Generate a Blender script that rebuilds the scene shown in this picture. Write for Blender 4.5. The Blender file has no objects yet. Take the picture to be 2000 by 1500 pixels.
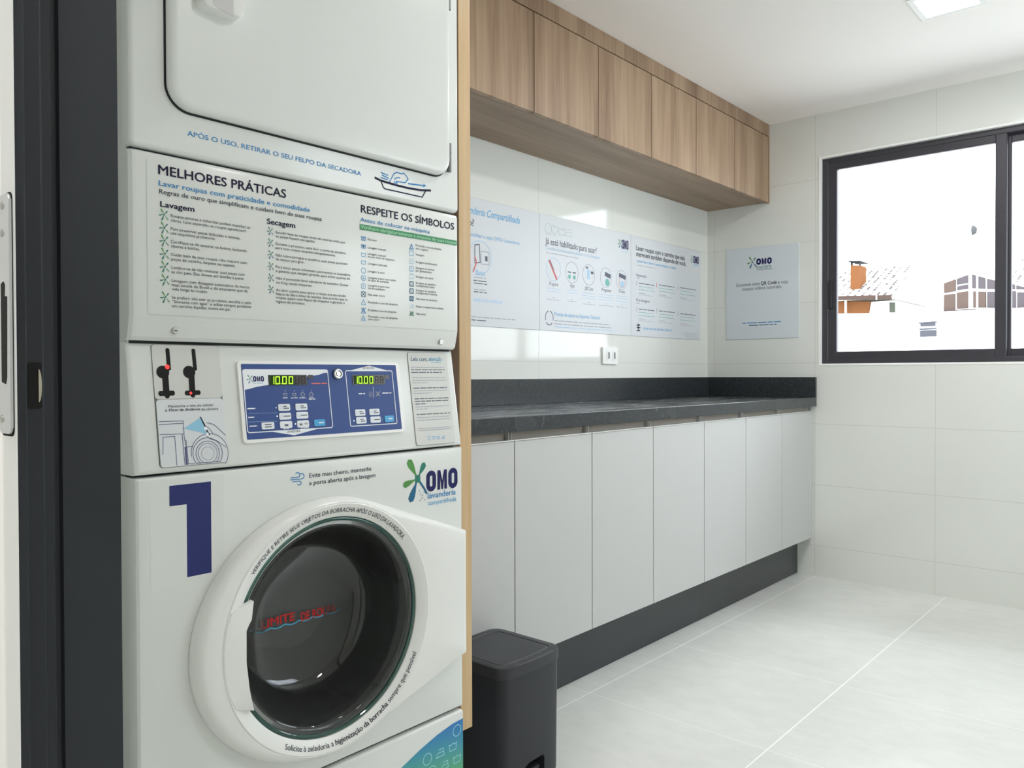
import bpy, bmesh, math, random
from mathutils import Vector, Matrix
C = bpy.context.scene.collection
S = bpy.context.scene
PI = math.pi

# ------------------------------------------------------------------ camera
F_PX, YAW, PITCH, ROLL = 1549.93, math.radians(41.287), math.radians(-0.7132), math.radians(-0.1655)
CAM = Vector((2.1442, -4.1274, 1.05))
cf = Vector((-math.sin(YAW)*math.cos(PITCH), math.cos(YAW)*math.cos(PITCH), math.sin(PITCH)))
cr = Vector((math.cos(YAW), math.sin(YAW), 0)); cu = cr.cross(cf)
cr, cu = math.cos(ROLL)*cr + math.sin(ROLL)*cu, -math.sin(ROLL)*cr + math.cos(ROLL)*cu
cd = bpy.data.cameras.new('camera'); cam = bpy.data.objects.new('camera', cd); C.objects.link(cam)
cd.sensor_fit = 'HORIZONTAL'; cd.sensor_width = 36.0; cd.lens = 36.0*F_PX/2000.0
cd.clip_start = 0.02; cd.clip_end = 400
cam.matrix_world = Matrix(((cr.x, cu.x, -cf.x, CAM.x), (cr.y, cu.y, -cf.y, CAM.y), (cr.z, cu.z, -cf.z, CAM.z), (0, 0, 0, 1)))
S.camera = cam

# ------------------------------------------------------------------ world, exposure
w = bpy.data.worlds.new('overcast_sky'); S.world = w; w.use_nodes = True
bgn = w.node_tree.nodes['Background']; bgn.inputs[0].default_value = (0.90, 0.96, 1.03, 1); bgn.inputs[1].default_value = 7.0
S.view_settings.view_transform = 'Standard'; S.view_settings.look = 'None'
S.view_settings.exposure = -0.12; S.view_settings.gamma = 1.0; S.view_settings.use_curve_mapping = False
S.cycles.max_bounces = 12; S.cycles.diffuse_bounces = 6; S.cycles.glossy_bounces = 6; S.cycles.transmission_bounces = 10
S.cycles.use_denoising = True; S.cycles.sample_clamp_indirect = 8.0; S.cycles.caustics_reflective = False; S.cycles.caustics_refractive = False
LAMP_W, HALL_W = 5.0, 32.0     # watts of each added unseen ceiling panel / hall panel

# ------------------------------------------------------------------ materials
def srgb(r, g, b):
    f = lambda c: (c/255/12.92) if c/255 <= 0.04045 else ((c/255+0.055)/1.055)**2.4
    return (f(r), f(g), f(b), 1)
MATS = {}
def mat(name, col, rough=0.5, metal=0.0, spec=0.5, coat=0.0, emit=None, es=1.0, trans=0.0, ior=1.45):
    if name in MATS: return MATS[name]
    m = bpy.data.materials.new(name); m.use_nodes = True
    b = m.node_tree.nodes['Principled BSDF']
    b.inputs['Base Color'].default_value = col; b.inputs['Roughness'].default_value = rough
    b.inputs['Metallic'].default_value = metal; b.inputs['Specular IOR Level'].default_value = spec
    b.inputs['Coat Weight'].default_value = coat; b.inputs['IOR'].default_value = ior
    b.inputs['Transmission Weight'].default_value = trans
    if emit: b.inputs['Emission Color'].default_value = emit; b.inputs['Emission Strength'].default_value = es
    MATS[name] = m
    return m
class NT:
    def __init__(s, m): s.t = m.node_tree; s.b = s.t.nodes['Principled BSDF']
    def n(s, typ, **k):
        n = s.t.nodes.new(typ)
        for a, v in k.items(): setattr(n, a, v)
        return n
    def l(s, a, b): s.t.links.new(a, b)
    def math(s, op, a, b=None, c=None):
        n = s.n('ShaderNodeMath', operation=op)
        for i, v in enumerate((a, b, c)):
            if v is None: continue
            if isinstance(v, (int, float)): n.inputs[i].default_value = v
            else: s.l(v, n.inputs[i])
        return n.outputs[0]
    def mix(s, fac, a, b):
        n = s.n('ShaderNodeMix', data_type='RGBA')
        for i, v in ((0, fac), (6, a), (7, b)):
            if isinstance(v, (int, float, tuple)): n.inputs[i].default_value = v
            else: s.l(v, n.inputs[i])
        return n.outputs[2]
    def noise(s, vec, scale, detail=3, rough=0.5):
        n = s.n('ShaderNodeTexNoise'); n.inputs['Scale'].default_value = scale
        n.inputs['Detail'].default_value = detail; n.inputs['Roughness'].default_value = rough
        s.l(vec, n.inputs['Vector']); return n.outputs[0]
    def ramp(s, fac, stops):
        n = s.n('ShaderNodeValToRGB'); e = n.color_ramp.elements
        while len(e) < len(stops): e.new(0.5)
        for i, (p, c) in enumerate(stops): e[i].position = p; e[i].color = c
        s.l(fac, n.inputs[0]); return n.outputs[0]
    def pos(s): return s.n('ShaderNodeNewGeometry').outputs['Position']
    def scaled(s, vec, x, y, z):
        n = s.n('ShaderNodeMapping'); n.inputs['Scale'].default_value = (x, y, z); s.l(vec, n.inputs['Vector']); return n.outputs[0]
    def bump(s, h, st, dist=0.002):
        n = s.n('ShaderNodeBump'); n.inputs['Strength'].default_value = st; n.inputs['Distance'].default_value = dist
        s.l(h, n.inputs['Height']); s.l(n.outputs[0], s.b.inputs['Normal'])

def tile_mat(name, ax, o1, p1, o2, p2, col, grout, half, rough, ax2=2, cloud=0.0, cloudcol=None, faint=1.0):
    m = mat(name, col, rough); t = NT(m); P = t.pos()
    sep = t.n('ShaderNodeSeparateXYZ'); t.l(P, sep.inputs[0])
    def line(out, off, per):
        q = t.math('DIVIDE', t.math('SUBTRACT', out, off), per)
        d = t.math('ABSOLUTE', t.math('SUBTRACT', t.math('FRACT', t.math('ADD', q, 0.5)), 0.5))
        return t.math('LESS_THAN', t.math('MULTIPLY', d, per), half)
    a = line(sep.outputs[ax], o1, p1); b = line(sep.outputs[ax2], o2, p2)
    if ax2 == 2: b = t.math('MULTIPLY', b, t.math('LESS_THAN', sep.outputs[2], 2.3))
    if faint < 1: b = t.math('MULTIPLY', b, faint)
    g = t.math('MAXIMUM', a, b)
    base = col
    if cloud:
        n1 = t.noise(P, 1.3, 7, 0.62); n2 = t.noise(t.scaled(P, 4, 7, 1), 2.2, 7, 0.68)
        s_ = t.math('ADD', t.math('MULTIPLY', n1, 0.62), t.math('MULTIPLY', n2, 0.38))
        base = t.ramp(s_, [(0.33, cloudcol), (0.62, col)])
    t.l(t.mix(g, base, grout), t.b.inputs['Base Color'])
    t.bump(t.math('SUBTRACT', 1.0, g), 0.25, 0.001)
    r = t.math('ADD', t.math('MULTIPLY', g, 0.4), rough); t.l(r, t.b.inputs['Roughness'])
    return m
def wood_mat(name, axis, c0, c1, c2, rough=0.45, sc=1.0, vary=True):
    m = mat(name, c1, rough); t = NT(m)
    tc = t.n('ShaderNodeTexCoord').outputs['Object']
    oi = t.n('ShaderNodeObjectInfo').outputs['Random']
    cmb = t.n('ShaderNodeCombineXYZ'); mm = t.math('MULTIPLY', oi, 37.0 if vary else 0.0)
    for i in range(3): t.l(mm, cmb.inputs[i])
    ad = t.n('ShaderNodeVectorMath', operation='ADD'); t.l(tc, ad.inputs[0]); t.l(cmb.outputs[0], ad.inputs[1])
    s = [14*sc, 14*sc, 14*sc]; s[axis] = 0.9*sc
    v = t.scaled(ad.outputs[0], *s)
    n1 = t.noise(v, 0.75, 6, 0.6)
    s2 = [90*sc]*3; s2[axis] = 2.5*sc
    n2 = t.noise(t.scaled(ad.outputs[0], *s2), 1.0, 3, 0.6)
    f = t.math('ADD', t.math('MULTIPLY', n1, 0.72), t.math('MULTIPLY', n2, 0.28))
    t.l(t.ramp(f, [(0.34, c0), (0.5, c1), (0.66, c2)]), t.b.inputs['Base Color'])
    t.bump(n2, 0.08, 0.001)
    return m
WALL = srgb(226, 228, 223); GROUT = srgb(204, 205, 200)
M_left = tile_mat('white_wall_tile_left', 1, -0.956, 0.5566, 0.157, 0.3155, WALL, GROUT, 0.0014, 0.07)
M_far = tile_mat('white_wall_tile_far', 0, 0.610, 0.5663, 0.157, 0.3155, WALL, GROUT, 0.0014, 0.09)
M_floor = tile_mat('cement_floor_tile', 0, 0.619, 0.605, -0.7904, 0.608, srgb(224, 225, 221), srgb(246, 247, 244), 0.0022, 0.30,
                   ax2=1, cloud=1.0, cloudcol=srgb(205, 207, 202), faint=0.5)
M_ceil = mat('ceiling_paint', srgb(250, 246, 243), 0.9)
M_plain = mat('plain_wall_paint', srgb(222, 222, 216), 0.8)
M_hall = mat('hall_paint', srgb(190, 188, 184), 0.8)
M_white = mat('white_enamel', srgb(222, 225, 223), 0.22)
M_door_w = mat('white_plastic', srgb(232, 233, 231), 0.28)
M_bezel = mat('white_bezel', srgb(238, 238, 236), 0.3)
M_seam = mat('dark_seam', srgb(40, 42, 44), 0.7)
M_steel = mat('brushed_steel', srgb(190, 190, 188), 0.3, 1.0)
M_drum = mat('drum_steel', srgb(150, 152, 152), 0.5, 0.3)
M_rubber = mat('grey_rubber', srgb(84, 87, 88), 0.5)
M_rim = mat('teal_glass_rim', srgb(70, 120, 110), 0.05, trans=0.6, ior=1.45)
def clear_glass(name, tint, ior, rough=0.0, haze=0.0):
    m = mat(name, tint, rough); t = NT(m); out = [n for n in t.t.nodes if n.type == 'OUTPUT_MATERIAL'][0]
    tr = t.n('ShaderNodeBsdfTransparent'); tr.inputs[0].default_value = tint
    gl = t.n('ShaderNodeBsdfGlossy'); gl.inputs['Roughness'].default_value = rough
    fr = t.n('ShaderNodeFresnel'); fr.inputs['IOR'].default_value = ior
    mx = t.n('ShaderNodeMixShader'); t.l(fr.outputs[0], mx.inputs[0]); t.l(tr.outputs[0], mx.inputs[1]); t.l(gl.outputs[0], mx.inputs[2])
    if haze:
        df = t.n('ShaderNodeBsdfDiffuse'); df.inputs[0].default_value = (.55, .57, .57, 1); m2 = t.n('ShaderNodeMixShader')
        sn = t.noise(t.scaled(t.pos(), 40, 40, 9), 3.0, 4, .6); t.l(t.math('MULTIPLY', sn, haze*2), m2.inputs[0]); t.l(mx.outputs[0], m2.inputs[1]); t.l(df.outputs[0], m2.inputs[2]); mx = m2
    t.l(mx.outputs[0], out.inputs['Surface'])
    return m
M_glass = clear_glass('smoked_glass', (0.74, 0.76, 0.77, 1), 1.5, 0.015, 0.035)
M_pane = clear_glass('window_pane', (0.98, 0.99, 0.985, 1), 1.12)
M_wood = wood_mat('walnut_laminate_vertical', 2, srgb(126, 101, 80), srgb(160, 134, 109), srgb(182, 158, 131))
M_wood_c = wood_mat('walnut_laminate_run', 2, srgb(122, 97, 77), srgb(153, 127, 103), srgb(174, 150, 124), vary=False)
M_wood_h = wood_mat('walnut_laminate_along', 1, srgb(130, 106, 86), srgb(150, 126, 104), srgb(164, 142, 120), vary=False)
M_oak = wood_mat('oak_edge', 2, srgb(172, 142, 104), srgb(191, 160, 118), srgb(206, 178, 138), sc=1.3)
M_oakdark = wood_mat('walnut_panel_face', 2, srgb(110, 88, 72), srgb(136, 112, 92), srgb(156, 132, 110))
M_grey = mat('grey_laminate', srgb(190, 191, 190), 0.45)
M_carc = mat('grey_carcass', srgb(176, 176, 172), 0.5)
M_alu = mat('bronze_profile', srgb(186, 178, 168), 0.5)
M_alu_l = mat('bright_ends_and_highlight', srgb(236, 236, 234), 0.35, 0.2)
M_anth = mat('anthracite_metal', srgb(66, 65, 71), 0.45, 0.2)
M_jamb = mat('dark_door_jamb', srgb(38, 42, 48), 0.5)
M_jamb2 = mat('dark_door_profile', srgb(46, 46, 49), 0.4)
M_silver = mat('silver_door_post', srgb(238, 238, 236), 0.38)
M_plate = mat('steel_strike_plate', srgb(205, 207, 210), 0.3, 0.6)
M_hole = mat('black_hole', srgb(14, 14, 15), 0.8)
M_bin = mat('charcoal_plastic', srgb(46, 48, 53), 0.42, spec=.4)
M_binlid = mat('charcoal_lid_plastic', srgb(54, 56, 60), 0.45)
M_poster = mat('poster_board', srgb(214, 218, 222), 0.40, spec=0.3)
M_poster2 = mat('poster_board_blue_grey', srgb(214, 221, 226), 0.5, spec=.3)
M_sock = mat('socket_plastic', srgb(238, 238, 236), 0.3)
M_lamp = mat('led_diffuser', (1, 1, 1, 1), 0.5, emit=(1, 0.985, 0.955, 1), es=14.0)
M_coin = mat('coin_plate_grey', srgb(206, 207, 203), 0.35)
M_blue = mat('panel_blue', srgb(56, 80, 140), 0.4, spec=.3)
M_screen = mat('display_black', srgb(44, 42, 40), 0.25)
M_key = mat('key_white', srgb(228, 232, 238), 0.35)
M_keyb = mat('key_blue', srgb(58, 160, 214), 0.35)
def granite(name, dusty):
    m = mat(name, srgb(40, 43, 46), 0.14); t = NT(m); P = t.pos()
    v = t.n('ShaderNodeTexVoronoi'); v.inputs['Scale'].default_value = 420; t.l(P, v.inputs['Vector'])
    sp = t.math('LESS_THAN', v.outputs['Distance'], 0.26)
    n = t.math('GREATER_THAN', t.noise(P, 160, 2), 0.5)
    c = t.mix(t.math('MULTIPLY', sp, n), srgb(48, 52, 55), srgb(112, 117, 120))
    t.l(c, t.b.inputs['Base Color'])
    if not dusty: t.b.inputs['Roughness'].default_value = .2; return m
    sm = t.noise(t.scaled(P, 6, 2.2, 1), 2.6, 6, 0.62)
    t.l(t.ramp(sm, [(0.4, (0.15,)*3 + (1,)), (0.7, (0.32,)*3 + (1,))]), t.b.inputs['Roughness'])
    return m
M_gran = granite('dusty_black_granite', True); M_gran2 = granite('black_granite', False)
M_kick = mat('dark_polished_plinth', srgb(50, 54, 57), 0.2)

# ------------------------------------------------------------------ geometry helpers
def box(bm, x0, x1, y0, y1, z0, z1, bev=0.0, seg=2, mi=0):
    vs = [bm.verts.new((x, y, z)) for x in (x0, x1) for y in (y0, y1) for z in (z0, z1)]
    fs = [bm.faces.new([vs[i] for i in q]) for q in ((0, 1, 3, 2), (4, 6, 7, 5), (0, 4, 5, 1), (2, 3, 7, 6), (0, 2, 6, 4), (1, 5, 7, 3))]
    for f in fs: f.material_index = mi
    if bev:
        es = list({e for f in fs for e in f.edges})
        bmesh.ops.bevel(bm, geom=es, offset=bev, segments=seg, affect='EDGES', profile=0.5)
    return fs
def MPT(ax, u, v, d):      # ax: the axis the prism is extruded along; (u, v) the other two in order
    return {'x': (d, u, v), 'y': (u, d, v), 'z': (u, v, d)}[ax]
def prism(bm, pts, ax, d0, d1, bev=0.0, seg=2, mi=0, which='all'):
    a = [bm.verts.new(MPT(ax, u, v, d0)) for u, v in pts]; b = [bm.verts.new(MPT(ax, u, v, d1)) for u, v in pts]
    n = len(pts); fs = [bm.faces.new(a[::-1]), bm.faces.new(b)]
    for i in range(n): fs.append(bm.faces.new((a[i], a[(i+1) % n], b[(i+1) % n], b[i])))
    for f in fs: f.material_index = mi
    if bev:
        es = list(fs[1].edges) if which == 'front' else list(fs[0].edges) + list(fs[1].edges) if which == 'caps' else list({e for f in fs for e in f.edges})
        bmesh.ops.bevel(bm, geom=es, offset=bev, segments=seg, affect='EDGES', profile=0.5)
    return fs
def rrect(u0, u1, v0, v1, r, n=6):
    out = []
    for cx, cy, a0 in ((u1-r, v0+r, -90), (u1-r, v1-r, 0), (u0+r, v1-r, 90), (u0+r, v0+r, 180)):
        for i in range(n+1):
            a = math.radians(a0 + 90*i/n); out.append((cx + r*math.cos(a), cy + r*math.sin(a)))
    return out
def loft(bm, loops, close_first=False, close_last=False, mi=0):
    vs = [[bm.verts.new(p) for p in L] for L in loops]; n = len(loops[0])
    for A, B in zip(vs, vs[1:]):
        for i in range(n):
            f = bm.faces.new((A[i], A[(i+1) % n], B[(i+1) % n], B[i])); f.material_index = mi; f.smooth = True
    if close_first: f = bm.faces.new(vs[0][::-1]); f.material_index = mi
    if close_last: f = bm.faces.new(vs[-1]); f.material_index = mi
def lathe_x(bm, cy, cz, prof, n=96, close_last=False, close_first=False, mi=0):
    loft(bm, [[(x, cy + r*math.cos(2*PI*i/n), cz + r*math.sin(2*PI*i/n)) for i in range(n)] for r, x in prof], close_first, close_last, mi)
def cyl(bm, ax, u, v, d0, d1, r, n=24, bev=0.0, mi=0):
    return prism(bm, [(u + r*math.cos(2*PI*i/n), v + r*math.sin(2*PI*i/n)) for i in range(n)], ax, d0, d1, bev, 2, mi, 'caps')
def obj(name, bm, mats, parent=None, smooth=False, label=None):
    bmesh.ops.recalc_face_normals(bm, faces=bm.faces)
    me = bpy.data.meshes.new(name); bm.to_mesh(me); bm.free()
    for m in (mats if isinstance(mats, (list, tuple)) else [mats]): me.materials.append(m)
    if smooth:
        for p in me.polygons: p.use_smooth = True
        try: me.set_sharp_from_angle(angle=math.radians(smooth if smooth is not True else 35))
        except Exception: pass
    o = bpy.data.objects.new(name, me); C.objects.link(o)
    if parent:
        o.parent = parent; o.matrix_parent_inverse = Matrix.Translation(-wloc(parent))
    if label: o['label'] = label
    return o
def wloc(o):
    v = Vector(o.location)
    if o.parent: v = v  # parts sit at their thing's world frame; only things carry a location
    return v
def B(): return bmesh.new()
def one(name, mats, parent=None, smooth=False, label=None, **k):
    bm = B(); box(bm, *k['d'], k.get('bev', 0), k.get('seg', 2)); return obj(name, bm, mats, parent, smooth, label)
def thing(name, label, cat, loc=(0, 0, 0), group=None):
    o = bpy.data.objects.new(name, None); C.objects.link(o); o.empty_display_size = 0.1
    o.location = loc; o['label'] = label; o['category'] = cat
    if group: o['group'] = group
    return o
def tag(o, label, cat, group=None):
    o['label'] = label; o['category'] = cat
    if group: o['group'] = group
    return o
def struct(o): o['kind'] = 'structure'; return o

# ------------------------------------------------------------------ printing on flat surfaces
class Plane:
    def __init__(s, o, U, V):
        s.o = Vector(o); s.U = Vector(U).normalized(); s.V = Vector(V).normalized(); s.N = s.U.cross(s.V)
    def at(s, px, py):       # where a sight line of the photograph meets this surface, in the surface's own metres
        d = cf + cr*((px-1000)/F_PX) - cu*((py-750)/F_PX)
        t = (s.o-CAM).dot(s.N)/d.dot(s.N); q = CAM + d*t - s.o
        return q.dot(s.U), q.dot(s.V)
    def pt(s, u, v, h=0): return s.o + s.U*u + s.V*v + s.N*h
_tc = {}
def glyphs(txt, bold=0.0):
    k = (txt, bold)
    if k not in _tc:
        c = bpy.data.curves.new('tmp', 'FONT'); c.body = txt; c.offset = bold; c.resolution_u = 3
        o = bpy.data.objects.new('tmp', c); C.objects.link(o)
        dg = bpy.context.evaluated_depsgraph_get(); dg.update()
        me = bpy.data.meshes.new_from_object(o.evaluated_get(dg))
        vs = [(v.co.x, v.co.y) for v in me.vertices]; fs = [tuple(p.vertices) for p in me.polygons]
        bpy.data.objects.remove(o); bpy.data.curves.remove(c); bpy.data.meshes.remove(me)
        _tc[k] = (vs, fs)
    return _tc[k]
_hv = glyphs('H')[0]; CAPH = max(v[1] for v in _hv)
INKS = {}
def ink(name, r, g, b, rough=0.4):
    INKS[name] = mat('ink_' + name, srgb(r, g, b), 0.55, spec=0.2)
for nm, c in dict(navy=(26, 26, 56), ink=(52, 54, 70), grey=(104, 108, 122), pale=(168, 172, 184), blue=(66, 140, 196), sky=(112, 178, 220), cyan=(84, 170, 206),
                  green=(84, 152, 112), mint=(176, 222, 190), leaf=(92, 150, 84), teal=(58, 128, 112), deep=(46, 104, 138), white=(236, 240, 246),
                  logo=(36, 38, 92), one=(50, 56, 110), red=(200, 52, 52), rose=(214, 120, 120), cone=(148, 200, 226), glow=(30, 60, 8), ghost=(66, 62, 58),
                  line=(92, 96, 130), lightblue=(176, 206, 230), palegrey=(178, 196, 202), tealpale=(126, 186, 178)).items(): ink(nm, *c)
M_glow = mat('green_led_digits', srgb(170, 240, 40), 0.4, emit=srgb(180, 245, 50), es=1.1)
INKS['led'] = M_glow
INKS['redled'] = mat('red_led', srgb(240, 60, 60), 0.4, emit=srgb(255, 50, 50), es=1.2)
INKS['whiteled'] = mat('white_led', srgb(240, 250, 240), 0.4, emit=srgb(235, 255, 240), es=0.8)
class Print:
    def __init__(s, plane, lift=0.0004, hf=None): s.p = plane; s.lift = lift; s.f = []; s.dk = 0.62; s.hf = hf or (lambda u, v: 0.0)
    def poly(s, pts, col, px=True, lay=0):
        q = [s.p.at(*a) for a in pts] if px else list(pts)
        s.f.append((q, [tuple(range(len(q)))], col, lay)); return q
    def line(s, pts, wd, col, px=True, closed=False, lay=0):     # wd in metres
        q = [s.p.at(*a) for a in pts] if px else list(pts)
        if closed: q = q + [q[0]]
        for a, b in zip(q, q[1:]):
            dx, dy = b[0]-a[0], b[1]-a[1]; L = math.hypot(dx, dy) or 1e-9
            nx, ny = -dy/L*wd/2, dx/L*wd/2; ex, ey = dx/L*wd*0.3, dy/L*wd*0.3
            s.f.append(([(a[0]-ex+nx, a[1]-ey+ny), (a[0]-ex-nx, a[1]-ey-ny), (b[0]+ex-nx, b[1]+ey-ny), (b[0]+ex+nx, b[1]+ey+ny)], [(0, 1, 2, 3)], col, lay))
    def circ(s, c, r, col, wd=None, px=True, lay=0, n=28, sy=1.0):
        u, v = s.p.at(*c) if px else c
        pts = [(u + r*math.cos(2*PI*i/n), v + r*sy*math.sin(2*PI*i/n)) for i in range(n)]
        if wd is None: s.poly(pts, col, False, lay)
        else: s.line(pts, wd, col, False, True, lay)
    def text(s, txt, a, b, cap, col, bold=0.006, px=True, lay=0, shear=0.0, capm=None):
        """a, b: left and right end of the base line; cap: a capital's height in photo pixels at a (or capm in metres)"""
        p0 = s.p.at(*a) if px else a; p1 = s.p.at(*b) if px else b
        ch = capm if capm else abs(s.p.at(a[0], a[1]-cap)[1]-p0[1])
        vs, fs = glyphs(txt)
        x0 = min(v[0] for v in vs); x1 = max(v[0] for v in vs)
        sx = (p1[0]-p0[0])/(x1-x0); sy = ch/CAPH; vb = (p0[1]+p1[1])/2
        for i_, (dx, dy) in enumerate([(0, 0)] if bold < .003 else [(-bold, 0), (bold, 0), (0, bold*.8), (0, -bold*.8)]):
            s.f.append(([(p0[0]+(v[0]-x0+dx)*sx + v[1]*sy*shear, vb+(v[1]+dy)*sy) for v in vs], fs, col, lay+i_*.2))
    def dashes(s, a, b, th, col, seed=0, lay=0):                  # lines of print too small to read: word-long strokes
        rnd = random.Random(seed); p0 = s.p.at(*a); p1 = s.p.at(*b); v = (p0[1]+p1[1])/2; u = p0[0]; L = p1[0]-p0[0]
        while u < p1[0]-1e-6:
            ww = min(rnd.uniform(1.6, 5.5)*th, p1[0]-u); s.f.append(([(u, v), (u+ww, v), (u+ww, v+th*s.dk), (u, v+th*s.dk)], [(0, 1, 2, 3)], col, lay)); u += ww + th*0.55
    def arc(s, txt, c, r, a0, a1, ch, col, bold=0.006, inside=False, lay=0, runs=None):
        """letters along a circle, from angle a0 to a1 (degrees)"""
        adv = []
        for i, k in enumerate(txt):
            v = glyphs('|' + k + '|', 0.0)[0]; v0 = glyphs('||', 0.0)[0]
            wdt = (max(q[0] for q in v)-min(q[0] for q in v))-(max(q[0] for q in v0)-min(q[0] for q in v0))
            adv.append(wdt)
        tot = sum(adv); x = 0
        for k, wd in zip(range(len(txt)), adv):
            if txt[k] != ' ':
                bd = bold if not runs or not (runs[0] <= k < runs[1]) else 0.022
                vs, fs = glyphs(txt[k]); mid = x + wd/2
                ang = math.radians(a0 + (a1-a0)*mid/tot); sy = ch/CAPH
                sx = abs(math.radians(a1-a0))*r/tot
                ex = (-math.sin(ang), math.cos(ang)) if inside else (math.sin(ang), -math.cos(ang))
                ey = (-math.cos(ang), -math.sin(ang)) if inside else (math.cos(ang), math.sin(ang))
                gx = (min(q[0] for q in vs)+max(q[0] for q in vs))/2
                o = (c[0]+r*math.cos(ang), c[1]+r*math.sin(ang))
                for i_, dx in enumerate([0] if bd < .003 else [-bd, bd] if bd < .015 else [-bd, 0, bd]):
                    s.f.append(([(o[0]+ex[0]*(q[0]-gx+dx)*sx+ey[0]*q[1]*sy, o[1]+ex[1]*(q[0]-gx+dx)*sx+ey[1]*q[1]*sy) for q in vs], fs, col, lay+i_*.2))
            x += wd
    def build(s, name, parent, label=None):
        cols = []; V = []; Fc = []; MI = []
        for k_, (q, fs, col, lay) in enumerate(s.f):
            if col not in cols: cols.append(col)
            b0 = len(V)
            h = s.lift + lay*0.00012 + (k_ % 12)*0.000006
            V += [s.p.pt(u, v, h+s.hf(u, v)) for u, v in q]
            for f in fs: Fc.append([b0+i for i in f]); MI.append(cols.index(col))
        me = bpy.data.meshes.new(name); me.from_pydata([tuple(v) for v in V], [], Fc)
        for c in cols: me.materials.append(INKS[c])
        for p, i in zip(me.polygons, MI): p.material_index = i
        # face the reader
        bm = B(); bm.from_mesh(me)
        for f in bm.faces:
            f.normal_update()
            if f.normal.dot(s.p.N) < 0: f.normal_flip()
        bm.to_mesh(me); bm.free()
        o = bpy.data.objects.new(name, me); C.objects.link(o)
        if parent:
            o.parent = parent; o.matrix_parent_inverse = Matrix.Translation(-Vector(parent.location))
        if label: o['label'] = label
        return o
    # --- small drawings, (u, v) in metres, size k
    def drop(s, c, ang, r0, r1, wd, col, lay=0):
        ca, sa = math.cos(ang), math.sin(ang); pts = []
        for i in range(9):
            t = i/8; w_ = wd*(0.22 + 0.78*math.sin(min(1, t*1.12)*PI*0.62)**2)/2 if t < 0.86 else wd*math.sqrt(max(0, 1-((t-0.86)/0.14)**2))/2*0.97
            pts.append((r0+(r1-r0)*t, w_))
        q = [(x, y) for x, y in pts] + [(x, -y) for x, y in pts[::-1]]
        s.poly([(c[0]+x*ca-y*sa, c[1]+x*sa+y*ca) for x, y in q], col, False, lay)
    def splash(s, c, k, cols=('leaf', 'teal', 'leaf', 'deep', 'deep'), lay=0, fat=1.0):
        for a, L, wd, col in ((122, .62, .13*fat, cols[0]), (52, .50, .12*fat, cols[1]), (192, .55, .11*fat, cols[2]), (247, .66, .13*fat, cols[3]), (310, .62, .09*fat, cols[4])):
            s.drop(c, math.radians(a), .06*k, L*k, wd*k, col, lay)
        s.circ(c, .075*k, cols[1], None, False, lay+.3, 12)
    def omo(s, u0, u1, v0, v1, full=True, lay=0, sub='blue', kind=0):
        """splash on the left, three heavy letters on the right of the box"""
        W_ = u1-u0; H_ = v1-v0
        s.splash((u0+W_*0.245, v0+H_*0.5), W_*0.40, lay=lay)
        l0 = u0+W_*0.40; lw = u1-l0; cw = lw*0.30; gap = lw*0.05
        def ring(a, b, yb, yt):
            th = (b-a)*0.36; r = (b-a)/2
            out = rrect(a, b, yb, yt, r*0.98, 8); inn = rrect(a+th, b-th, yb+th*1.05, yt-th*1.05, (b-a-2*th)/2*0.95, 8); n = len(out)
            s.f.append((out+inn, [(i, (i+1) % n, n+(i+1) % n, n+i) for i in range(n)], 'logo', lay+1))
        yb, yt = v0+H_*0.04, v0+H_*0.92
        ring(l0, l0+cw, yb, yt); a = l0+cw+gap; b = a+lw*0.30; h = yt-yb; st = (b-a)*0.29; t0 = yb+h*0.03; t1 = yt-h*0.03
        m_ = (a+b)/2; st *= .95
        s.f.append(([(a, t0), (a+st, t0), (a+st, t0+h*.62), (m_-st*.28, t0), (m_+st*.28, t0), (b-st, t0+h*.62), (b-st, t0), (b, t0), (b, t1), (b-st*1.08, t1), (m_, t0+h*.42), (a+st*1.08, t1), (a, t1)],
                    [(0, 1, 2, 11, 12), (2, 3, 10, 11), (3, 4, 10), (4, 5, 9, 10), (5, 6, 7, 8, 9)], 'logo', lay+1))
        ring(b+gap, u1, yb, yt)
    def heart(s, c, k, col, wd):
        pts = []
        for i in range(25):
            t = 2*PI*i/24; pts.append((c[0]+k*math.sin(t)**3/1.0*0.5*1.9/1.9, c[1]+k*(13*math.cos(t)-5*math.cos(2*t)-2*math.cos(3*t)-math.cos(4*t))/32))
        s.line(pts, wd, col, False, True)
    def tub(s, c, k, col, wd):
        u, v = c; s.line([(u-k*.5, v+k*.35), (u-k*.42, v-k*.35), (u+k*.42, v-k*.35), (u+k*.5, v+k*.35)], wd, col, False)
        s.line([(u-k*.5, v+k*.3), (u-k*.25, v+k*.2), (u, v+k*.32), (u+k*.25, v+k*.2), (u+k*.5, v+k*.3)], wd, col, False)
    def iron(s, c, k, col, wd):
        u, v = c; s.line([(u-k*.55, v-k*.35), (u+k*.5, v-k*.35), (u+k*.4, v+k*.35), (u-k*.2, v+k*.35)], wd, col, False)
        s.line([(u-k*.55, v-k*.35), (u-k*.3, v+k*.05), (u+k*.44, v+k*.05)], wd, col, False)
    def sq(s, c, k, col, wd, lay=0):
        u, v = c; s.line([(u-k/2, v-k/2), (u+k/2, v-k/2), (u+k/2, v+k/2), (u-k/2, v+k/2)], wd, col, False, True, lay)
    def tri(s, c, k, col, wd):
        u, v = c; s.line([(u-k/2, v-k/2), (u+k/2, v-k/2), (u, v+k/2)], wd, col, False, True)
    def cross(s, c, k, col, wd):
        u, v = c; s.line([(u-k/2, v-k/2), (u+k/2, v+k/2)], wd, col, False); s.line([(u-k/2, v+k/2), (u+k/2, v-k/2)], wd, col, False)
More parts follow.
